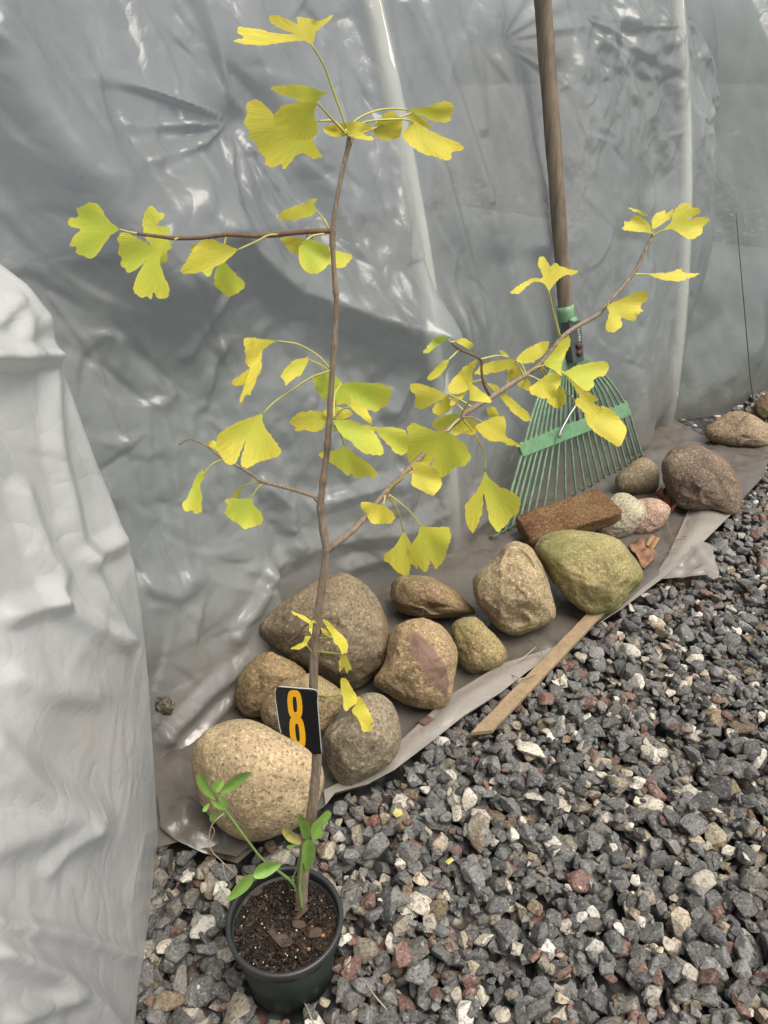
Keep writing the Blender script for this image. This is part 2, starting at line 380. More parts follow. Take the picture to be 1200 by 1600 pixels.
def film_wall():
    s = np.r_[np.arange(.05, .36, .02), np.arange(.36, 2.2, .0052), np.arange(2.2, 3.75, .0078)]; z = np.r_[np.arange(-.06, 1.45, .0054), np.arange(1.45, 2.31, .04)]
    Sg, Zg = np.meshgrid(s, z, indexing='ij'); X, Y = proj(sn(Sg, NW-lean(Zg), Zg))
    d = np.zeros_like(Sg); P3 = np.stack([Sg, Zg, Sg*0], -1)
    # soft large billows, then crumples
    d += .034*fbm(P3*np.array([2.2, 1.5, 1])+3, 2, 5)
    cr = .35+.65*sstep(-.25, .45, vnoise(P3*2.1+9, 21))+.9*sstep(880, 930, X)*(1-sstep(150, 300, Y))
    cr = cr*(1-.75*sstep(650, 720, X)*(1-sstep(860, 900, X)))*(1-.55*sstep(900, 960, X)*sstep(230, 420, Y))
    cr = cr*(1-.6*sstep(760, 900, Y)*(1-sstep(420, 520, X)))
    ac = Sg*.894+Zg*.447; al = -Sg*.447+Zg*.894; lf = 1-sstep(1.3, 1.5, Sg)
    d += .030*lf*fbm(np.stack([ac*4.2, al*.9, al*0], -1)+2.3, 2, 15, .55)                                  # long diagonal drapes
    ac2 = Sg*.94+Zg*.34; d += .020*(1-lf)*fbm(np.stack([ac2*5.5, (Zg-.35*Sg)*.6, al*0], -1)+6.1, 2, 17, .6)    # near-vertical drapes
    d += .014*cr*crumple(P3*np.array([4.2, 3.4, 1])+1.7, 4, 31, .50)
    d += .0045*cr*crumple(P3*np.array([21., 17., 1])+5.1, 2, 41, .5)
    # long drapes falling away from the hoop
    for pts, wd, a in [([(640, 0), (690, 110), (745, 260), (800, 400), (850, 540), (880, 640)], 15, .016), ([(672, 0), (712, 140), (770, 310)], 9, .008),
                       ([(762, -20), (785, 90), (822, 230), (845, 310), (858, 380)], 20, .026), ([(690, 250), (705, 330), (740, 460), (770, 640)], 10, .009),
                       ([(735, 60), (760, 200)], 10, .006), ([(800, 420), (835, 620), (830, 760)], 26, -.012),
                       ([(985, 380), (975, 520), (965, 640), (950, 700)], 22, -.014), ([(1055, 330), (1040, 520), (1010, 690)], 26, .02),
                       ([(1015, 420), (1000, 560), (985, 690)], 14, .010), ([(895, 350), (905, 520)], 22, .010), ([(1100, 180), (1085, 420), (1050, 640)], 30, .012)]:
        d += ridge(X, Y, pts, wd, a*1.5)
    # sharp folds on the left: two broad slopes that catch the sky, scuffed tucks, the hem folds
    d += ridge(X, Y, [(-40, 40), (60, 190), (150, 330), (250, 420)], 90, .085)+ridge(X, Y, [(300, 300), (420, 400), (560, 490), (660, 520)], 62, .085)
    d += ridge(X, Y, [(330, 350), (450, 450), (640, 512)], 40, .024, 't')
    d += ridge(X, Y, [(440, 545), (560, 550), (660, 565)], 40, -.010)
    for pts, wd, a, k in [([(95, 470), (165, 570), (215, 710), (275, 905)], 7, .004, 't'), ([(262, 640), (285, 760), (297, 900)], 12, .007, 'g'), ([(230, 915), (275, 925), (312, 905)], 18, .018, 'g'),
                          ([(228, 1130), (310, 1060), (400, 1000), (440, 920)], 16, .016, 't'), ([(240, 1160), (330, 1080), (392, 1030)], 11, .013, 't'), ([(222, 1110), (258, 1145), (300, 1115)], 12, .010, 't'),
                          ([(360, 985), (400, 940), (432, 900)], 16, .014, 't'), ([(432, 770), (468, 800), (478, 860)], 22, .018, 't'), ([(436, 900), (520, 865), (640, 830), (760, 770)], 24, .016, 't'),
                          ([(560, 900), (680, 850), (790, 800)], 18, .014, 't'), ([(520, 800), (600, 760), (690, 735)], 20, .012, 't'), ([(610, 640), (640, 560), (632, 505)], 26, .02, 't'),
                          ([(300, 560), (330, 480), (360, 440)], 16, .008, 't'), ([(330, 640), (350, 540)], 14, .007, 't'), ([(40, 520), (110, 760), (190, 1000)], 30, .015, 'g')]:
        d += ridge(X, Y, pts, wd, a*(1.0 if pts[0][1] > 850 else 1.5), k)
    d += creases(Sg, Zg, 200, 7, (.4, 1.45), (.12, 1.4), R(-55), .6, (.04, .15), (.008, .014), (.003, .009))+creases(Sg, Zg, 130, 8, (1.45, 3.2), (.1, 1.4), R(-80), .5, (.05, .2), (.009, .015), (.002, .007))+creases(Sg, Zg, 60, 9, (2.2, 3.2), (.9, 1.4), R(-40), 1.0, (.04, .12), (.009, .015), (.004, .010))
    # gathers where the film is pinned
    d += knot(X, Y, 392, 192, 200, .036, 12, R(110), R(262), 3)+knot(X, Y, 392, 200, 120, .024, 11, R(20), R(120), 4)
    d += knot(X, Y, 790, 65, 120, .022, 12, R(-110), R(80), 6)+knot(X, Y, 900, 20, 170, .022, 13, R(0), R(110), 8)+knot(X, Y, 1100, 40, 150, .022, 12, R(90), R(200), 9)
    d -= .020*np.exp(-(np.hypot(X-392, Y-195)/34)**2)+.016*np.exp(-(np.hypot(X-790, Y-65)/28)**2)
    # low on the left it hangs out over the stones and ends in a raised hem
    hem = np.interp(X, [150, 225, 300, 362, 398, 425, 437, 440], [1245, 1218, 1165, 1100, 1035, 985, 930, 925])
    left = 1-sstep(425, 452, X); d += .11*left*sstep(800, 1080, Y)
    keep = ~((X < 440) & (Y > hem))
    # free right edge, turned back
    ed = np.interp(Y, [-900, 0, 90, 150, 380, 500, 610, 700, 900], [900, 1118, 1160, 1166, 1150, 1128, 1088, 1040, 940])
    g = ed-X; d -= .10*np.clip(1-g/46, 0, 1.5)**2
    keep &= g > -6
    # stretched straight over the hoops, sagging between them
    d -= .018
    for pp in PIPES:
        ps = np.interp(Zg, [q[1] for q in pp], [q[0] for q in pp]); g = np.exp(-((Sg-ps)/.040)**4); d = d*(1-.92*g)+.006*g+.014*np.exp(-((Sg-ps)/.075)**2)*(1-g)
    V = sn(Sg, NW-lean(Zg)+d, Zg)
    return V, Sg, Zg, keep
V, Sg, Zg, keep = film_wall()
v, f = compact(V.reshape(-1, 3), gridfaces(*Sg.shape, keep)); mk('wall_film', v, f, M['film'], gh)
# the next sheet, set back on the right
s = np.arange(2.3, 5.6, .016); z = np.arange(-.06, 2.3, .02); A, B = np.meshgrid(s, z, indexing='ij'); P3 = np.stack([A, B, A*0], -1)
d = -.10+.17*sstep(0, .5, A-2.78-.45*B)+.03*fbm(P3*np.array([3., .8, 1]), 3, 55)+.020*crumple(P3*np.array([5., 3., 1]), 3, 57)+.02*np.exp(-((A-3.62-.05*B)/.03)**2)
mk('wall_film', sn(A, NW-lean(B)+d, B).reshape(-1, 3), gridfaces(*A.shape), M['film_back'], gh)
fl = np.array([sn(-1.5, NW-.10, -.02), sn(6.5, NW-.10, -.02), sn(6.5, NW-4.2, -.02), sn(-1.5, NW-4.2, -.02)])
mk('floor_cover', fl, [(3, 2, 1, 0)], plain('ground_cover_cloth', (.16, .165, .16), .8, scale=3, var=.2), gh)
# roof and far side close the tunnel
a = np.linspace(0, 1, 22); s = np.linspace(-1.5, 6.5, 40)
prof = np.array([(NW-lean(2.28)-.05-3.1*t, 2.28+.9*math.sin(math.pi*t)) for t in a]); A, B = np.meshgrid(s, np.arange(22), indexing='ij')
mk('roof_film', sn(A, prof[B, 0], prof[B, 1]).reshape(-1, 3), gridfaces(*A.shape), M['film_roof'], gh)
zz = np.linspace(-.03, 2.28, 20); A, B = np.meshgrid(s, zz, indexing='ij')
mk('wall_film', sn(A, NW-lean(2.28)-.05-3.1-lean(2.28)+lean(B)+.03*fbm(np.stack([A*2, B, A*0], -1), 3, 3), B).reshape(-1, 3), gridfaces(*A.shape), M['film_roof'], gh)
for pp in PIPES:
    path = np.array([sn(q[0], NW-lean(q[1])-.020, q[1]) for q in pp]); mk('hoop_pipe', *tube(path, .0235, 14), M['pipe'], gh)

# loose white flap on the left
def flap():
    ep = np.array([(-230, 250), (-140, 300), (-60, 362), (0, 410), (42, 442), (80, 490), (88, 555), (112, 615), (150, 720), (182, 800), (205, 872), (215, 950), (225, 1050), (235, 1180), (243, 1300), (241, 1330)], float)
    E_ = onplane(ep[:, 0], ep[:, 1], np.array([0, .90, 0]), np.array([0, 1, -.10])); o = np.argsort(E_[:, 2]); E_ = E_[o]
    z = np.linspace(-.02, E_[-1, 2], 210); xe = np.interp(z, E_[:, 2], E_[:, 0]); ye = np.interp(z, E_[:, 2], E_[:, 1])
    u = np.r_[np.linspace(-.30, -.03, 16), np.linspace(-.028, .03, 16), np.arange(.036, .95, .0062)]
    U, Z = np.meshgrid(u, z, indexing='ij'); xe, ye = xe[None, :], ye[None, :]; r = .028
    th = np.clip((.03-U)/.058, 0, 1)*math.pi*.80
    up = np.maximum(U-.03, 0); dn = np.maximum(-.028-U, 0)
    x = xe+.013-r*(1-np.cos(th))*1.0-dn*.90+up*(.13*(1-sstep(0, .6, Z))-.10*sstep(.3, .9, Z))
    y = ye-.0-r*(1-np.sin(th))+r*.0-up+dn*.25
    P3 = np.stack([U*1.0, Z, U*0], -1)
    d = .010*fbm(P3*np.array([2.6, 2.2, 1])+2, 2, 71)+.007*crumple(P3*np.array([3.4, 2.4, 1])+4, 4, 73, .36)
    X, Y = proj(np.stack([x, y, Z], -1))
    for pts, wd, a, k in [([(-20, 555), (40, 560), (85, 552)], 22, .022, 't'), ([(88, 560), (95, 700), (125, 840), (150, 900), (200, 1000)], 22, .016, 't'), ([(40, 770), (70, 860), (95, 900), (90, 940), (30, 960)], 26, .018, 't'),
                          ([(90, 940), (170, 990), (190, 1000)], 20, .014, 't'), ([(145, 870), (200, 842)], 24, .016, 't'), ([(40, 1060), (90, 1080), (150, 1085)], 24, .012, 'g'),
                          ([(0, 1165), (60, 1230), (150, 1275)], 30, .018, 'g'), ([(0, 1320), (100, 1290), (150, 1300)], 30, .016, 'g'), ([(85, 1360), (140, 1300)], 20, .010, 't'),
                          ([(0, 1485), (80, 1520), (140, 1560), (170, 1600)], 34, .026, 't'), ([(0, 1440), (120, 1462), (200, 1490)], 20, .014, 't'), ([(30, 1590), (100, 1560)], 24, .016, 't'),
                          ([(30, 470), (0, 500)], 20, .012, 't'), ([(45, 500), (45, 545)], 22, .012, 't')]:
        d += ridge(X, Y, pts, wd, a*1.0, k)
    d += creases(U, Z, 60, 17, (.03, .75), (.0, .9), R(-65), .8, (.03, .12), (.007, .012), (.001, .0028))
    d *= sstep(.0, .05, U)
    V = np.stack([x+d*.9, y-d*.25, Z+d*.1], -1)
    return V.reshape(-1, 3), gridfaces(*U.shape)
v, f = flap()
tag(mk('plastic_flap', v, f, M['film_white'], base=(-.42, .75, 0)), 'loose pale white plastic flap hanging in front of the darker greenhouse film', 'plastic sheet')

# ---------------------------------------------------------------- ground sheet under the stones
FRONT = px(5, [(0, 1110), (90, 1140), (220, 1178), (285, 1132), (300, 1100)]).tolist()+px(5, [(440, 1050), (545, 985), (580, 940), (700, 905), (800, 850), (950, 730), (1060, 650), (1200, 560)]).tolist()+px(6, [(290, 960), (500, 810), (640, 720), (800, 600), (920, 490), (1060, 355)]).tolist()+px(8, [(1150, 570), (1230, 330)]).tolist()
def sheet(name, world_poly, mat, parent, z0, amp, seed, step=.013, edge_lift=0.0, fine=26):
    v, f = cdt(world_poly, step, False); P3 = np.stack([v[:, 0], v[:, 1], v[:, 0]*0], -1)
    dd, _ = polydist(v[:, 0], v[:, 1], np.vstack([world_poly, world_poly[:1]]))
    z = z0+amp*(.75*crumple(P3*6, 3, seed)+.25*crumple(P3*fine, 2, seed+5)+.3)+edge_lift*np.exp(-(dd/.03)**2)
    return mk(name, np.c_[v, z], f, mat, parent)
gs = empty('ground_sheet', sn(1.5, -.95, 0), 'soiled grey plastic sheet spread under the row of boulders along the gravel edge', 'plastic sheet')
fr = ground(*np.array(FRONT).T)[:, :2]
back = np.array([sn(a, -1.33, 0)[:2] for a in np.linspace(2.85, .12, 12)]+[sn(.12, -1.0, 0)[:2], sn(.26, -.93, 0)[:2]])
rt = ground(*px(8, [(1130, 285), (830, 245), (690, 230)]).T)[:, :2]
sheet('sheet', np.vstack([fr, rt, back]), M['film_ground'], gs, .010, .017, 91)
# the doubled front hem
hb = px(0, [(1075, 804), (1042, 877), (1017, 918), (983, 947), (900, 1012), (783, 1052), (700, 1104), (628, 1170), (590, 1206), (547, 1231), (507, 1252)])
hf = np.array([p for p in FRONT if 505 <= p[0] <= 1150]); hf = hf+np.array([2.5, 3.5])
hw = ground(*np.vstack([hf, hb]).T)[:, :2]
sheet('folded_hem', hw, M['film_hem'], gs, .036, .007, 97, .012, -.012)
lw = ground(*px(5, [(-70, 960), (30, 950), (120, 1010), (200, 1075), (285, 1132), (220, 1182), (90, 1146), (-10, 1112), (-60, 1080)]).T)[:, :2]
sheet('folded_hem', lw, M['film_ground'], gs, .030, .030, 99, .010, -.020)
tw = ground(*px(8, [(350, 1362), (440, 1290), (590, 1170), (640, 1130), (740, 1190), (748, 1230), (800, 1340), (790, 1405), (750, 1412), (700, 1370), (560, 1366)]).T)[:, :2]
sheet('torn_flap', tw, M['film_hem'], gs, .022, .030, 103, .009, -.004, 30)
# upright strip added behind the film, its dark colour standing for the shaded hollow
s = np.arange(.2, 2.8, .012); z = np.linspace(-.02, .17, 20); A, B = np.meshgrid(s, z, indexing='ij')
mk('shade_strip', sn(A, -1.235-.12*B+.018*fbm(np.stack([A*6, B*5, A*0], -1), 3, 8), B).reshape(-1, 3), gridfaces(*A.shape), M['film_ground'], gs)

# ---------------------------------------------------------------- boulders
def ico(sub):
    bm = bmesh.new(); bmesh.ops.create_icosphere(bm, subdivisions=sub, radius=1); bm.verts.ensure_lookup_table()
    v = np.array([q.co[:] for q in bm.verts]); f = np.array([[w.index for w in q.verts] for q in bm.faces]); bm.free(); return v, f
ICO5, ICO5F = ico(6)
def star(poly, th):
    c = poly.mean(0)
    for _ in range(3):   # area centroid
        x, y = poly.T; x2, y2 = np.roll(x, -1), np.roll(y, -1); cr = x*y2-x2*y; A = cr.sum()/2
        c = np.array([((x+x2)*cr).sum(), ((y+y2)*cr).sum()])/(6*A)
    p = chaikin(poly, 2)-c; a = np.arctan2(p[:, 1], p[:, 0]); r = np.hypot(*p.T); o = np.argsort(a); a, r = a[o], r[o]
    return c, np.interp(th, np.r_[a-2*math.pi, a, a+2*math.pi], np.r_[r, r, r])
ROCKS = []
def boulder(poly, zt, mat, label, thick=.85, seed=0, rough=.035, facet=.05, group=None):
    d = ICO5; th = np.arctan2(-d[:, 1], d[:, 0]); rho = np.hypot(d[:, 0], d[:, 1]); c, r = star(poly, th)
    X = c[0]+rho*r*np.cos(th); Y = c[1]+rho*r*np.sin(th)
    size = math.sqrt(abs(np.ptp(poly[:, 0])*np.ptp(poly[:, 1])))/2
    t = size/F*thick; cc = np.sign(d[:, 2])*np.abs(d[:, 2])**.92
    rel = 1-t*cc+size/F*facet*(billow(d*1.3+seed*5.1, 2, seed)-.5)*2
    shp = rays(X, Y)*rel[:, None]
    D = (H-zt)/(-shp[:, 2].min()); P = CAM+D*shp; ctr = P.mean(0)
    sz = size/F*D; nn = (P-ctr)/np.linalg.norm(P-ctr, axis=1)[:, None]
    P = P+nn*(sz*rough*fbm((P-ctr)/sz*2.2+seed, 4, seed+50))[:, None]+nn*(sz*rough*.25*fbm((P-ctr)/sz*9+seed, 3, seed+60))[:, None]
    b = np.array([ctr[0], ctr[1], P[:, 2].min()])
    o = mk('boulder', P, ICO5F, mat, base=b); tag(o, label, 'boulder', 'boulders weighing down the plastic sheet'); ROCKS.append((o, ctr, sz)); return o
tan, brn, gry = (.36, .285, .195), (.205, .155, .105), (.17, .155, .13)
boulder(px(5, [(290, 300), (330, 240), (430, 160), (520, 110), (620, 75), (690, 110), (740, 180), (780, 270), (797, 350), (780, 420), (720, 480), (670, 520), (600, 515), (540, 490), (480, 450), (400, 400), (340, 350)]), .0, rock_mat('rock_a', (.165, .145, .115), (.225, .185, .135), scale=5, moss=.0, bumps=.35), 'large smooth grey-brown boulder behind the sapling trunk, biggest of the row', .8, 1)
boulder(px(5, [(205, 560), (210, 500), (250, 430), (320, 375), (400, 400), (470, 440), (480, 480), (440, 540), (380, 590), (330, 625), (260, 630), (220, 600)]), .0, rock_mat('rock_b', (.20, .15, .095), (.27, .205, .13), moss=.25, bumps=.5), 'brown boulder half hidden below the large grey-brown boulder, beside the film hem', .8, 2)
boulder(px(5, [(303, 620), (310, 570), (350, 520), (420, 475), (500, 455), (560, 490), (620, 540), (610, 600), (560, 660), (530, 700), (470, 715), (380, 700), (320, 660)]), .0, rock_mat('rock_c', (.26, .205, .14), (.34, .27, .185), speck=(.09, .07, .05), moss=.3, bumps=.6), 'speckled tan boulder directly behind the black number tag', .7, 3)
boulder(px(5, [(48, 760), (80, 690), (150, 650), (230, 628), (310, 640), (380, 690), (450, 720), (520, 760), (545, 840), (540, 900), (510, 980), (450, 1040), (350, 1085), (260, 1098), (180, 1060), (100, 990), (60, 900)]), -.004, rock_mat('rock_d', (.40, .325, .225), (.47, .375, .26), c3=(.34, .30, .17), speck=(.13, .085, .055), bumps=.3, scale=5), 'big rounded pale tan boulder with dark pits behind the flower pot', .85, 4, .02, .03)
boulder(px(5, [(535, 690), (570, 650), (640, 610), (670, 540), (740, 532), (800, 570), (830, 640), (833, 720), (810, 780), (750, 830), (680, 870), (620, 892), (580, 850), (550, 790)]), -.002, rock_mat('rock_e', (.195, .175, .14), (.25, .22, .175), bumps=.3), 'smooth grey boulder right of the trunk at the front of the row', .8, 5, .02, .07)
boulder(px(5, [(715, 500), (770, 420), (795, 290), (860, 255), (930, 250), (1000, 290), (1040, 360), (1045, 430), (1025, 500), (1020, 560), (980, 595), (900, 600), (830, 570), (760, 530)]), -.002, rock_mat('rock_f', (.28, .215, .14), (.35, .275, .18), bumps=.5), 'tan boulder with a large maroon patch on its face', .85, 6)
boulder(px(5, [(790, 170), (800, 110), (840, 92), (920, 95), (1000, 125), (1060, 170), (1122, 235), (1080, 245), (960, 255), (850, 245), (800, 215)]), .006, rock_mat('rock_g', (.20, .145, .095), (.27, .20, .14), moss=.45, bumps=.6), 'flat wedge-shaped brown boulder with mossy top above the maroon-patched boulder', .9, 7, .03, .12)
boulder(px(6, [(5, 770), (40, 730), (100, 725), (160, 780), (215, 840), (222, 880), (200, 920), (110, 948), (60, 930), (30, 870)]), -.002, rock_mat('rock_h', (.28, .23, .135), (.35, .285, .165), moss=.5, bumps=.9), 'small rough mustard-coloured boulder between two larger tan boulders', .8, 8)
boulder(px(6, [(85, 590), (120, 550), (180, 510), (215, 455), (260, 440), (310, 470), (345, 530), (370, 580), (385, 650), (403, 710), (395, 740), (330, 780), (250, 800), (190, 780), (150, 720), (100, 680)]), -.002, rock_mat('rock_i', (.30, .245, .17), (.38, .32, .225), speck=(.16, .12, .07), moss=.2, bumps=.7), 'pointed tan boulder left of the mossy green boulder', .8, 9, .03, .10)
boulder(px(6, [(318, 480), (350, 430), (420, 402), (520, 405), (600, 425), (660, 455), (700, 510), (728, 560), (725, 600), (690, 630), (660, 680), (620, 715), (545, 730), (490, 700), (440, 650), (390, 600), (360, 545)]), -.002, rock_mat('rock_j', (.33, .28, .155), (.40, .35, .20), moss=.95, bumps=.7), 'large mossy yellow-green boulder in front of the brick', .85, 10, .03, .06)
boulder(px(8, [(0, 560), (20, 510), (100, 440), (170, 385), (230, 370), (300, 400), (345, 460), (357, 540), (340, 620), (290, 665), (190, 675), (80, 650), (20, 640)]), -.002, rock_mat('rock_k', (.19, .165, .125), (.23, .20, .15), bumps=.2), 'smooth egg-shaped grey-brown boulder at the rake tips', .8, 12, .012, .02)
boulder(px(6, [(545, 405), (575, 360), (600, 290), (640, 262), (680, 268), (740, 310), (752, 350), (720, 390), (690, 420), (650, 440), (600, 430)]), .0, rock_mat('rock_l', (.32, .30, .25), (.41, .385, .32), speck=(.12, .12, .11), bumps=.6), 'pale lichen-grey boulder beside the end of the brick', .75, 13)
boulder(px(6, [(690, 300), (760, 278), (820, 300), (837, 325), (825, 370), (790, 405), (740, 425), (700, 425), (680, 400), (670, 350)]), -.002, rock_mat('rock_m', (.30, .215, .18), (.38, .28, .24), bumps=.5), 'small pinkish boulder tucked behind the pale grey one', .75, 14)
boulder(px(8, [(375, 440), (385, 380), (440, 310), (540, 275), (640, 280), (750, 330), (860, 380), (930, 460), (980, 560), (1010, 680), (1000, 760), (970, 825), (900, 825), (800, 800), (680, 800), (560, 785), (480, 760), (430, 680), (400, 600), (385, 520)]), -.002, rock_mat('rock_n', (.135, .105, .09), (.20, .16, .13), c3=(.30, .22, .14), speck=(.40, .35, .30), scale=9, bumps=.8), 'large purplish-brown boulder with pale flecks at the corner of the ground sheet', .8, 15, .04, .08)
boulder(px(8, [(700, 200), (720, 140), (780, 90), (880, 30), (990, 10), (1060, 30), (1150, 80), (1230, 140), (1260, 220), (1240, 290), (1100, 300), (950, 300), (850, 280), (750, 250)]), -.01, rock_mat('rock_o', (.21, .17, .13), (.30, .24, .18), c3=(.12, .10, .08), speck=(.10, .07, .06), bumps=.8), 'rough speckled brown boulder beyond the ground sheet under the grass stem', .7, 16)
boulder(px(8, [(1080, 20), (1100, -60), (1180, -130), (1260, -140), (1330, -60), (1320, 60), (1200, 100), (1120, 70)]), -.01, rock_mat('rock_p', (.10, .075, .05), (.15, .11, .075), bumps=.6), 'dark brown boulder furthest along the greenhouse wall', .7, 17)
# maroon patch on its boulder, flush with the stone
def patch():
    o, ctr, sz = ROCKS[5]; me = o.data; v = np.array([q.co[:] for q in me.vertices])/S+np.array(o.location)/S
    X, Y = proj(v); pol = px(5, [(860, 310), (900, 300), (960, 370), (1005, 440), (1022, 500), (1005, 560), (960, 510), (905, 440), (865, 380)])
    dd, _ = polydist(X, Y, np.vstack([pol, pol[:1]]))
    ins = np.zeros(len(X), bool); q = np.roll(pol, -1, 0)
    for (x0, y0), (x1, y1) in zip(pol, q):
        cx = (y0 > Y) != (y1 > Y); xi = (x1-x0)*(Y-y0)/((y1-y0) if abs(y1-y0) > 1e-9 else 1e-9)+x0; ins ^= cx & (X < xi)
    front = ((v-ctr)@(CAM-ctr)) > 0
    a = me.attributes.new('patch', 'FLOAT', 'POINT'); a.data.foreach_set('value', (np.where(ins, 1, -1)*np.minimum(dd/10, 1)*front*.5+.5*np.where(front, 1, 0)).astype(np.float32))
    m = me.materials[0]; t = m.node_tree; b = t.nodes['Principled BSDF']; l = b.inputs['Base Color'].links[0].from_socket
    at = t.nodes.new('ShaderNodeAttribute'); at.attribute_name = 'patch'; mx = t.nodes.new('ShaderNodeMix'); mx.data_type = 'RGBA'
    nz = t.nodes.new('ShaderNodeTexNoise'); nz.inputs['Scale'].default_value = 60; nz.inputs['Detail'].default_value = 5
    tc = t.nodes.new('ShaderNodeTexCoord'); t.links.new(tc.outputs['Object'], nz.inputs['Vector'])
    ad = t.nodes.new('ShaderNodeMath'); ad.operation = 'ADD'; t.links.new(at.outputs['Fac'], ad.inputs[0]); t.links.new(nz.outputs[0], ad.inputs[1])
    mr = t.nodes.new('ShaderNodeMapRange'); mr.inputs[1].default_value = .92; mr.inputs[2].default_value = 1.2; mr.inputs[4].default_value = .85; t.links.new(ad.outputs[0], mr.inputs[0])
    t.links.new(mr.outputs[0], mx.inputs[0]); t.links.new(l, mx.inputs[6]); mx.inputs[7].default_value = (.185, .112, .092, 1); t.links.new(mx.outputs[2], b.inputs['Base Color'])
patch()
# old brick leaning on the boulders behind the mossy one
def brick():
    c = ground(885, 812, .085); right = np.array([1., 0, 0]); upv = np.array([0, sp, cp]); tow = np.array([0, -cp, sp])
    e1 = right*.945+upv*.30-tow*.12; e1 /= np.linalg.norm(e1)
    e2 = np.array([0, .30, .95]); e2 = e2-e1*(e2@e1); e2 /= np.linalg.norm(e2)      # normal of the broad face, up and back
    e2 = e2*.72+tow*.70; e2 -= e1*(e2@e1); e2 /= np.linalg.norm(e2); e3 = np.cross(e1, e2)
    n = 26; bm = bmesh.new(); bmesh.ops.create_cube(bm, size=2)
    bmesh.ops.subdivide_edges(bm, edges=bm.edges[:], cuts=11, use_grid_fill=True); bm.verts.ensure_lookup_table()
    v = np.array([q.co[:] for q in bm.verts]); f = [[w.index for w in q.verts] for q in bm.faces]; bm.free()
    hs = np.array([.135, .030, .052]); q = v*hs; rr = .010
    inner = np.clip(q, -(hs-rr), hs-rr); dv = q-inner; L = np.linalg.norm(dv, axis=1)[:, None]; q = inner+dv/np.maximum(L, 1e-9)*np.minimum(L, rr)
    q += (.0045*fbm(q*28, 4, 5))[:, None]*v/np.linalg.norm(v, axis=1)[:, None]
    q[:, 0] += .012*v[:, 2]*(v[:, 0] > .5)
    P = c+q[:, :1]*e1+q[:, 1:2]*e2+q[:, 2:]*e3
    tag(mk('brick', P, f, M['brick'], base=c-np.array([0, 0, .05])), 'old weathered red-brown brick lying on the boulders in front of the rake', 'brick')
brick()

